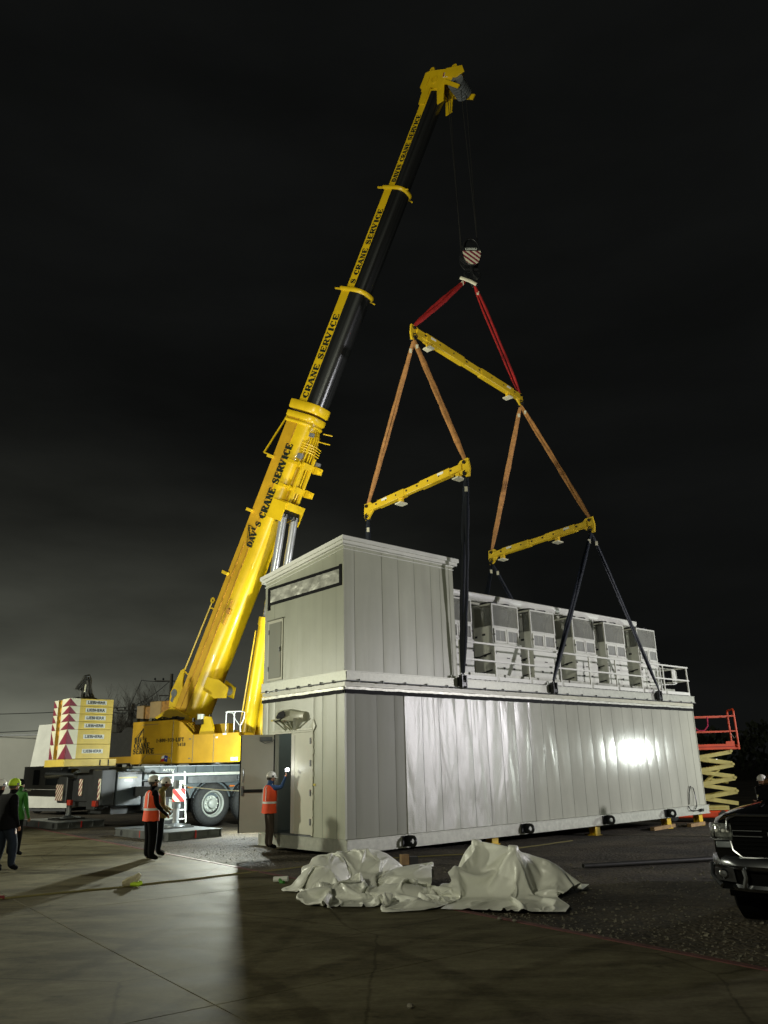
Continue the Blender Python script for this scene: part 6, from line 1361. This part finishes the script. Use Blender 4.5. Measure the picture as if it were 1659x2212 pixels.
    b.box(-.30, .30, -.03, -.012, 1.045, 1.085); b.tube([(-.74,-.01,1.10),(-.72,-.02,1.22),(-.62,-.02,1.262),(.62,-.02,1.262),(.72,-.02,1.22),(.74,-.01,1.10)], .016, 7); b.tube([(-.72,-.01,.98),(-.70,-.02,.88),(-.60,-.03,.805),(.60,-.03,.805),(.70,-.02,.88),(.72,-.01,.98)], .014, 7)
    b.build('grille_trim', G['tchrome'], gr)
    # bumper: curved chrome
    b = B(); n = 16; rings = []
    for i in range(n+1):
        a = -1+2*i/n; x = a*1.03; y = -.07 + .34*abs(a)**5
        rings.append([(x,y+.12,.80),(x,y+.03,.815),(x,y-.01,.78),(x,y-.03,.72),(x,y-.01,.68)] + [(x,y+.02,.66),(x,y+.10,.66)])
    b.loft(rings, 0, True, True, True)
    rings = []
    for i in range(n+1):
        a = -1+2*i/n; x = a*1.0; y = -.06 + .34*abs(a)**5
        rings.append([(x,y+.12,.52),(x,y+.0,.52),(x,y-.015,.485),(x,y+.01,.45),(x,y+.12,.44)])
    b.loft(rings, 0, True, True, True)
    for sg in (-1, 1):
        b.tube([(sg*.60,-.07,.68),(sg*.585,-.08,.60),(sg*.62,-.07,.50)], .03, 8); b.tube([(sg*1.0,.12,.72),(sg*.99,.04,.60),(sg*.88,-.02,.50)], .03, 8)
    b.build('bumper', G['tchrome'], t)
    b = B(); b.box(-.90, .90, .03, .3, .46, .67); b.build('bumper_core', G['tblack'], t)
    b = B(); b.box(-.9, .9, .3, 5.8, .35, .6); b.build('underbody', G['tblack'], t)
pickup()

# ------------------------------------------------------------------ tarpaulins
def tri_(x): return abs((x % 1.0) - .5) * 4 - 1
def tarp(name, label, poly, bumps, seed, amp, folds, res=110):
    """crumpled sheet: outline polygon on the ground, height from bumps, sharp folds in random directions"""
    r = random.Random(seed); xs = [p[0] for p in poly]; ys = [p[1] for p in poly]; x0, x1, y0, y1 = min(xs), max(xs), min(ys), max(ys)
    fd = [(r.uniform(0, math.pi), r.uniform(*folds), r.random(), r.uniform(.5, 1)) for _ in range(7)]
    def inside_d(x, y):
        d = 1e9; c = False; n = len(poly)
        for i in range(n):
            ax, ay = poly[i]; bx, by = poly[(i+1) % n]; ex, ey = bx-ax, by-ay; k = max(0, min(1, ((x-ax)*ex+(y-ay)*ey)/(ex*ex+ey*ey)))
            d = min(d, math.hypot(x-ax-ex*k, y-ay-ey*k))
            if (ay > y) != (by > y) and x < (bx-ax)*(y-ay)/(by-ay)+ax: c = not c
        return d if c else -d
    def H(x, y):
        q = V((x*1.3, y*1.3, seed)); wx = x + .22*noise.noise(q); wy = y + .22*noise.noise(q + V((5,3,1)))
        h = 0
        for (bx, by, bh, sx_, sy_, pw) in bumps:
            d = math.sqrt(((wx-bx)/sx_)**2 + ((wy-by)/sy_)**2); h = max(h, bh*max(0, 1-d**pw))
        f = 0
        for (a, fr_, ph, am) in fd: f += am*tri_((wx*math.cos(a)+wy*math.sin(a))*fr_+ph + .25*noise.noise(V((x*2, y*2, a*9))))
        f /= 3.2
        f2 = tri_(wx*3.1+wy*1.7+.6*noise.noise(V((x*3, y*3, 2)))) * tri_(wy*3.7-wx*2.1)
        return h, f, f2
    n = res; vs = []; idx = {}
    for j in range(n+1):
        for i in range(n+1):
            x = x0-.05+(x1-x0+.1)*i/n; y = y0-.05+(y1-y0+.1)*j/n
            jag = .07*noise.noise(V((x*4, y*4, seed+1.5))) + .03*tri_(x*3.3+y*2.1)
            d = inside_d(x, y) + jag
            if d < -.02: continue
            h, f, f2 = H(x, y); e = min(1, max(0, d)/.22); e = e**.7
            z = .012 + e*(h + amp*(f+.55)*(.35+min(1, h*2)) + amp*.22*f2) + .05*(1-e)*max(0, f)
            g = gz(x, y) if edge_d(x, y) > 0 else 0
            idx[(i, j)] = len(vs); vs.append((x, y, max(.006, z)+g))
    fs = [(idx[(i,j)], idx[(i+1,j)], idx[(i+1,j+1)], idx[(i,j+1)]) for j in range(n) for i in range(n) if all(k in idx for k in ((i,j),(i+1,j),(i+1,j+1),(i,j+1)))]
    b = B(); b.add(vs, fs, 0, True); o = b.build(name, G['tarp']); o.data.set_sharp_from_angle(angle=R(34))
    tag(o, label, 'tarpaulin', 'white tarpaulins dumped beside the building'); return o
def drape(name, label, fn, n, obst, frames, stiff, selfc=True):
    """let a sheet fall over rubbish heaps and the ground, keep only the settled cloth"""
    objs = []
    me = bpy.data.meshes.new('floor'); me.from_pydata([(-8,6,.0),(10,6,.0),(10,24,.0),(-8,24,.0)], [], [(0,1,2,3)]); o = bpy.data.objects.new('floor_tmp', me); COL.objects.link(o); objs.append(o)
    for c, r_ in obst:
        me = bpy.data.meshes.new('heap'); bm = bmesh.new(); bmesh.ops.create_icosphere(bm, subdivisions=3, radius=1)
        for v in bm.verts: v.co = V((v.co.x*r_[0]+c[0], v.co.y*r_[1]+c[1], v.co.z*r_[2]+c[2]))
        bm.to_mesh(me); bm.free(); o = bpy.data.objects.new('heap_tmp', me); COL.objects.link(o); objs.append(o)
    for o in objs:
        o.modifiers.new('c', 'COLLISION'); o.collision.thickness_outer = .01; o.collision.cloth_friction = 30; o.collision.damping = .6
    vs = [fn(i/n, j/n) for j in range(n+1) for i in range(n+1)]
    fs = [(j*(n+1)+i, j*(n+1)+i+1, (j+1)*(n+1)+i+1, (j+1)*(n+1)+i) for j in range(n) for i in range(n)]
    me = bpy.data.meshes.new('sheet'); me.from_pydata(vs, [], fs); co = bpy.data.objects.new('sheet_tmp', me); COL.objects.link(co)
    m = co.modifiers.new('cloth', 'CLOTH'); q = m.settings; q.quality = 5; q.mass = .3; q.tension_stiffness = 20; q.compression_stiffness = 20; q.shear_stiffness = 10; q.bending_stiffness = stiff; q.air_damping = 2; q.bending_damping = .6
    cs = m.collision_settings; cs.use_self_collision = selfc; cs.self_distance_min = .008; cs.distance_min = .008; cs.collision_quality = 2; cs.self_friction = 8
    m.point_cache.frame_start = 1; m.point_cache.frame_end = frames; SC.frame_start = 1; SC.frame_end = frames
    for f in range(1, frames+1): SC.frame_set(f)
    dg = bpy.context.evaluated_depsgraph_get(); nm = bpy.data.meshes.new_from_object(co.evaluated_get(dg))
    for o in objs + [co]: bpy.data.objects.remove(o)
    SC.frame_set(1)
    nm.materials.clear(); nm.materials.append(G['tarp'])
    for p in nm.polygons: p.use_smooth = True
    o = bpy.data.objects.new(name, nm); COL.objects.link(o); setw(o, Matrix.Identity(4))
    sb = o.modifiers.new('sub', 'SUBSURF'); sb.levels = 1; sb.render_levels = 1
    tag(o, label, 'tarpaulin', 'white tarpaulins dumped beside the building'); return o
def sheet1(u, v):
    k = 1-.20*abs(2*v-1)**2; x = -.32 + 2.35*(u-.5)*k + .10*math.sin(v*5+1); y = 12.25 - .35*u + (3.3 - .5*u)*v
    n1 = noise.noise(V((x*.9, y*.9, 3))); n2 = noise.noise(V((x*2.4, y*2.4, 1)))
    return (x + .16*n2, y + .16*noise.noise(V((x*2, y*2, 8))), 1.0 + .40*n1 + .30*math.sin(x*6.1+1.8*math.sin(y*2.1)) + .24*math.sin(y*5.3+x*2.7) + .14*n2)
drape('tarpaulin', 'low crumpled heap of white tarpaulin, left of the taller draped one', sheet1, 120,
      [((-1.10,14.35,0),(.45,.70,.46)), ((-.45,14.7,0),(.65,.55,.52)), ((.35,14.1,0),(.6,.5,.30)), ((-.7,13.2,0),(.45,.3,.16)), ((.1,13.0,0),(.5,.25,.18))], 44, 1.6)
def sheet2(u, v):
    P00, P10, P11, P01 = V((.72,11.55)), V((2.25,11.1)), V((3.25,13.9)), V((.70,14.7))
    p = P00*(1-u)*(1-v) + P10*u*(1-v) + P11*u*v + P01*(1-u)*v; p = V((1.75,13.0)) + (p - V((1.75,13.0)))*1.03
    n1 = noise.noise(V((p.x*1.1, p.y*1.1, 13)))
    return (p.x, p.y, 1.15 + .20*n1 + .13*math.sin(p.x*4+p.y*2.2) + .05*noise.noise(V((p.x*3, p.y*3, 5))))
drape('tarpaulin', 'tall peaked heap of smooth white tarpaulin, right of the low crumpled one', sheet2, 100,
      [((1.36,13.5,.0),(.10,.10,.98)), ((1.36,13.5,.0),(.22,.25,.62)), ((.95,12.9,.0),(.10,.25,.42)), ((1.86,12.95,.0),(.09,.11,.92)), ((1.86,12.95,.0),(.25,.3,.60)), ((2.45,13.2,0),(.25,.25,.40))], 40, 6.0)

# ------------------------------------------------------------------ stands, timber, pipes, odds and ends
def odds():
    root = None
    labs = ['yellow jack stand just behind the peak of the tall tarpaulin', 'yellow jack stand in the middle, on bare ground between two lifting lugs', 'yellow jack stand near the right end, resting by a long timber', 'yellow jack stand under the right end corner of the building']
    for k, (u, lab) in enumerate(zip((4.88, 9.35, 13.3, 15.35), labs)):
        g = gz(*MW(u, .15, 0).xy) - .03; fr = FM @ Matrix.Translation((u, .16, g)); h = Z0 - g
        t = thing('jack_stand', lab, 'stand', fr, 'yellow jack stands under the building')
        b = B(); b.box(-.16, .16, -.14, .14, 0, .02); b.box(-.12, .12, -.11, -.08, .02, h-.03); b.box(-.12, .12, .08, .11, .02, h-.03); b.box(-.015, .015, -.08, .08, .02, h-.03); b.box(-.14, .14, -.12, .12, h-.03, h-.002); b.build('stand_body', G['hookyel'], t, bevel=.004)
        b = B(); b.box(-.2, .2, .14, .22, .0, .05); b.build('base_pad', G['wood'], t)
    for u, v, L, lab in ((12.9, -.05, 1.7, 'timber beam lying under the right part of the building by a yellow stand'), (14.9, -.1, 1.3, 'timber beam lying under the right end corner of the building')):
        g = gz(*MW(u, v, 0).xy) - .025; b = B(); b.box(-L/2, L/2, -.07, .07, 0, .11); o = b.build('timber', G['wood'], None, FM @ Matrix.Translation((u, v+.1, g)) @ Matrix.Rotation(R(8), 4, 'Z'), bevel=.006); tag(o, lab, 'timber', 'timbers under the building')
    # pipes
    def pipe(p, q, r_, m, lab):
        p = V((*p, gz(*p)-.03+r_)); q = V((*q, gz(*q)-.03+r_)); b = B(); d = (q-p).normalized(); L = (q-p).length
        b.lathe(p, d, [(r_*.82,.3),(r_*.82,.0),(r_,.0),(r_,L),(r_*.82,L),(r_*.82,L-.3)], 16); o = b.build('steel_pipe', m); tag(o, lab, 'pipe')
    pipe((3.60,16.05), (8.4,17.9), .048, G['barkwrap'], 'dark pipe lying on the gravel in front of the thin bright ones')
    pipe((4.50,16.72), (8.6,18.0), .022, G['steel'], 'thin grey pipe, farthest of the three lying behind the dark pipe'); pipe((4.47,16.62), (8.6,17.9), .022, G['steel'], 'thin grey pipe in the middle between two others on the gravel'); pipe((4.50,16.53), (8.6,17.8), .022, G['chrome'], 'thin bright pipe, nearest to the dark thick one')
    # stakes and blocks behind the tarp
    b = B(); b.box(-.09, .0, 0, .06, -.02, .16, 0); b.box(.005, .1, 0, .06, -.02, .13, 1); o = b.build('wooden_stake', [mat('stake_green', (.10,.45,.03), .6), G['wood']], None, frame(-1.2, 18.55, .03, 12)); tag(o, 'short wooden stake with a bright green top by the corner of the building', 'stake')
    b = B(); b.box(-.16, .0, -.06, .06, -.02, .20, 0); b.box(.02, .20, -.04, .08, -.02, .15, 1); o = b.build('wood_blocks', [G['wood'], G['barkwrap']], None, frame(.32, 17.05, .0, 20)); tag(o, 'pair of dark wooden blocks standing behind the low tarpaulin', 'wood block')
    # cord over the slab
    cp = [(-7.6,13.6),(-6.3,13.76),(-5.6,14.2),(-4.7,14.75),(-3.9,15.4),(-3.19,15.97),(-2.59,16.53),(-1.9,17.1),(-1.42,17.5),(-.6,17.75),(.6,18.0),(1.53,18.4),(2.6,19.6),(3.9,21.2),(4.98,22.5)]
    def cordz(x, y): return (gz(x, y)-.015 if edge_d(x, y) > 0 else .0) + .012
    pts = []
    for (ax, ay), (bx, by) in zip(cp[:-1], cp[1:]):
        for k in range(6):
            a = k/6; x = ax+(bx-ax)*a; y = ay+(by-ay)*a; x += .05*noise.noise(V((x*1.5, y*1.5, 7))); pts.append((x, y, cordz(x, y)))
    b = B(); b.tube(pts, .014, 5); o = b.build('extension_cord', G['cord']); tag(o, 'long yellow cord running over the concrete and past the building corner', 'cord')
    b = B(); b.tube([(-7.9,13.50,.03),(-7.1,13.60,.035),(-6.6,13.68,.03),(-6.25,13.78,.025)], .05, 8, 0, [.05,.055,.05,.03], True, .5); o = b.build('red_cable_cover', mat('red_cloth', (.14,.012,.012), .8)); tag(o, 'red sleeve over the cord at the left edge of the concrete', 'sleeve')
    b = B(); b.tube([(-.12,0,.05),(.0,.0,.08),(.10,.02,.12),(.16,.02,.20)], .06, 8, 0, [.05,.08,.07,.03]); b.tube([(.02,-.04,.05),(.14,-.06,.04),(.20,-.02,.06)], .035, 7, 1)
    o = b.build('work_glove', [mat('glove_cloth', (.40,.36,.22), .9, 0, .3, 12), G['lime']], None, frame(-4.58, 14.86, 0, 10)); tag(o, 'crumpled pale work glove with lime cuff lying on the concrete', 'glove')
    b = B(); b.tube([(-.14,0,.05),(.12,0,.06)], .045, 8); b.tube([(-.02,-.02,.05),(.02,-.10,.02),(.09,-.14,.02)], .03, 7, 1); o = b.build('paper_roll', [G['white'], G['green']], None, frame(-1.95, 14.95, 0, -10)); tag(o, 'white roll end with a green strap poking out left of the low tarpaulin', 'roll')
    r = random.Random(12)
    for k, (x, y) in enumerate(((.12, 7.35), (1.35, 11.05), (1.52, 10.9))):
        b = B(); s_ = .03; b.lathe((0,0,0), (0,0,1), [(s_*.6,0),(s_,s_*.5),(s_*.7,s_*1.1),(0,s_*1.3)], 7, 0, False); o = b.build('stone', bpy.data.materials['pale_stones'], None, frame(x, y, 0, 30*k))
        tag(o, ['single pale stone alone on the open concrete in the foreground', 'pale stone on the concrete just in front of the tall tarpaulin, left of its twin', 'pale stone on the concrete close to the gravel edge by the tarpaulin'][k], 'stone')
    # trailer wheel seen behind the left rear corner of the module
    t = thing('flat_trailer', 'small dark trailer behind the left end of the building, one tyre showing', 'trailer', frame(-3.12, 22.1, 0, 41))
    b = B(); b.lathe((-.1, -.12, .27), (0,1,0), [(.12,.0),(.22,-.01),(.27,.04),(.27,.18),(.2,.22)], 24); w_ = b.build('wheel', G['rubber'], t); b = B(); b.lathe((-.1, -.12, .27), (0,1,0), [(.12,.0),(.06,.04),(0,.04)], 16); b.build('rim', G['steel'], w_)
    b = B(); b.box(.0, 2.2, .1, 1.3, .42, .52); b.build('deck', G['barkwrap'], t)
odds()

# ------------------------------------------------------------------ background
def bare_tree(x, y, h, seed, label):
    r = random.Random(seed); t = thing('bare_tree', label, 'tree', frame(x, y, 0), 'leafless trees behind the crane'); b = B()
    def br(p, d, l, rad, lev):
        n = 3; pts = [p]; q = p
        for k in range(n):
            d = (d + V((r.uniform(-.22,.22), r.uniform(-.22,.22), r.uniform(-.04,.14)))).normalized(); q = q + d*l/n; pts.append(q)
        b.tube(pts, rad, 5 if lev < 2 else 3, 0, [rad*(1-.5*i/n) for i in range(n+1)])
        if lev < 5:
            for k in range(3 if lev < 4 else 4):
                nd = (d + V((r.uniform(-1,1), r.uniform(-1,1), r.uniform(-.2,.8)))*.75).normalized(); br(pts[r.choice((1,2,3)) if k else 3], nd, l*r.uniform(.58,.8), rad*.55, lev+1)
    tb = B(); tb.tube([(0,0,-.1),(.05,0,h*.12),(0,.05,h*.25)], .16, 8, 0, [.2,.15,.12]); tb.build('trunk', G['bark'], t)
    for k in range(4): br(V((0,.05,h*.22)), V((r.uniform(-.6,.6), r.uniform(-.6,.6), .9)).normalized(), h*.30, .07, 0)
    b.build('crown', G['bark'], t)
bare_tree(-17.9, 52, 7.2, 1, 'leafless tree behind the crane, leftmost, just right of the ballast stack'); bare_tree(-15.6, 50, 7.0, 2, 'leafless tree in the middle behind the crane housing'); bare_tree(-20.6, 56, 7.0, 4, 'leafless tree half hidden behind the ballast stack'); bare_tree(-19.2, 54, 6.2, 7, 'small leafless tree between the ballast stack and the crane housing'); bare_tree(-16.8, 53, 6.6, 9, 'leafless tree close behind the pale boxes on the crane'); bare_tree(-13.3, 50, 7.2, 3, 'leafless tree closest to the foot of the boom')
def pole(x, y, h, label):
    t = thing('utility_pole', label, 'utility pole', frame(x, y, 0, 20), 'utility poles behind the crane')
    b = B(); b.tube([(0,0,-.2),(0,0,h)], .14, 10, 0, [.14,.10]); b.build('mast', G['bark'], t)
    b = B(); b.box(-1.0, 1.0, -.04, .04, h-.48, h-.42); b.box(-.7, .7, -.04, .04, h-1.38, h-1.32); b.build('cross_arm', G['bark'], t)
    for x_ in (-1.0, -.5, .5, 1.0):
        bb = B(); bb.lathe((x_,0,h-.4),(0,0,1),[(.04,0),(.07,.06),(.04,.12),(0,.16)],8); bb.build('insulator', G['black'], t)
    b = B(); b.cyl((.35,-.2,h-2.4),(.35,-.2,h-1.6),.25,12); b.build('transformer', G['black'], t)
pole(-13.7, 50, 7.75, 'tall dark utility pole beside the foot of the boom'); pole(-17.3, 54, 6.3, 'shorter utility pole among the bare trees')
def wire(name, label, pts, r_=.025):
    out_ = []
    for p, q in zip(pts[:-1], pts[1:]):
        p, q = V(p), V(q)
        for k in range(12): a = k/12; x = p.lerp(q, a); x.z -= 4*a*(1-a)*(q-p).length*.03; out_.append(x)
    out_.append(V(pts[-1])); b = B(); b.tube(out_, r_, 4); o = b.build(name, G['black']); tag(o, label, 'wire')
wire('power_line', 'upper of the dark power lines crossing the sky at far left', [(-60,70,10.2),(-17.3,54,6.1),(-13.7,50,7.4)])
wire('power_line', 'lower of the dark power lines crossing the sky at far left', [(-60,68,8.2),(-17.3,54,5.0),(-13.7,50,6.4)])
wire('power_line', 'slack wire looping between the two poles behind the crane', [(-19.0,53,6.0),(-16.4,50,5.4),(-15.6,50,7.4),(-13.7,50,7.3),(-12.2,49,7.2)])
t = thing('yard_lamp', 'tiny lit lamp far away, seen between the scissor lift arms', 'lamp', frame(31.9, 80, 0))
b = B(); b.tube([(0,0,-.3),(0,0,1.6)], .04, 6); b.build('post', G['black'], t)
b = B(); b.lathe((0,0,1.6), (0,0,1), [(.0,0),(.10,.04),(.12,.12),(.08,.2),(0,.22)], 10); b.build('lamp_head', mat('lit_lamp', (1,1,1), .4, emit=(1,.98,.9), estr=6), t)
# warehouse and white covered trailer at far left
t = thing('warehouse', 'long plain grey warehouse wall at the far left edge', 'building', frame(-24.3, 60, 0, 4))
b = B(); b.box(-60, 0, 0, 18, -.2, 4.62); b.build('wall', mat('warehouse_grey', (.42,.42,.37), .8, 0, .1, .3), t); b = B(); b.box(-60.1, .1, -.1, 18.1, 4.62, 4.74); b.build('roof_edge', G['grey'], t)
t = thing('covered_trailer', 'white box trailer behind the black crane frame at far left', 'trailer', frame(-18.6, 42.2, 0, -28))
b = B(); b.loft([[(-.45,0,.28),(3.0,0,.28),(3.0,3.2,.28),(-.45,3.2,.28)],[(-.25,0,.85),(2.85,0,.85),(2.85,3.2,.85),(-.25,3.2,.85)],[(0.15,.15,4.35),(2.75,.15,4.35),(2.75,3.0,4.35),(.15,3.0,4.35)]], 0, True, True, False); b.build('box_body', mat('trailer_white', (.55,.55,.48), .6, 0, .15, 1.2), t)
b = B(); b.box(-.2, 2.8, .1, 3.0, .12, .27); b.build('chassis', G['dkgrey'], t)
for x in (.4, 2.1):
    b = B(); b.lathe((x,.3,.4),(0,1,0),[(0,0),(.3,0),(.4,.03),(.4,.2),(0,.2)],20); b.build('wheel', G['rubber'], t)
# tree line at far right and far left (one dark mass)
def treeline(name, label, x0, x1, y0, hfun, seed):
    r = random.Random(seed); b = B()
    n = int((x1-x0)*80)
    for k in range(n):
        x = r.uniform(x0, x1); h = hfun(x)*(.8+.25*noise.noise(V((x*.35, 0, seed)))+.12*noise.noise(V((x*1.3, 2, seed)))); z = h*r.random()**.55; y = y0 + r.uniform(0, 6); s_ = r.uniform(.12, .38)
        a = r.uniform(0, 6.28); c_, s2 = math.cos(a)*s_, math.sin(a)*s_; tl = r.uniform(-.7,.7)*s_
        b.add([(x-c_, y-s2, z-tl), (x+c_*.2, y, z-s_), (x+c_, y+s2, z+tl), (x, y, z+s_)], [(0,1,2,3)])
    o = b.build(name, G['leaf']); o['kind'] = 'stuff'; o['label'] = label
treeline('distant_woods', 'dark line of distant trees at the right edge', 30, 75, 95, lambda x: 5.2 + (x-30)*.05 + (1.6 if x > 44 else 0), 5)
treeline('distant_woods', 'low dark hedge of brush behind the crane', -28, 2, 62, lambda x: 2.6, 6)
for o_ in list(COL.objects):
    if o_.type == 'MESH' and o_.name.startswith('distant'): pass
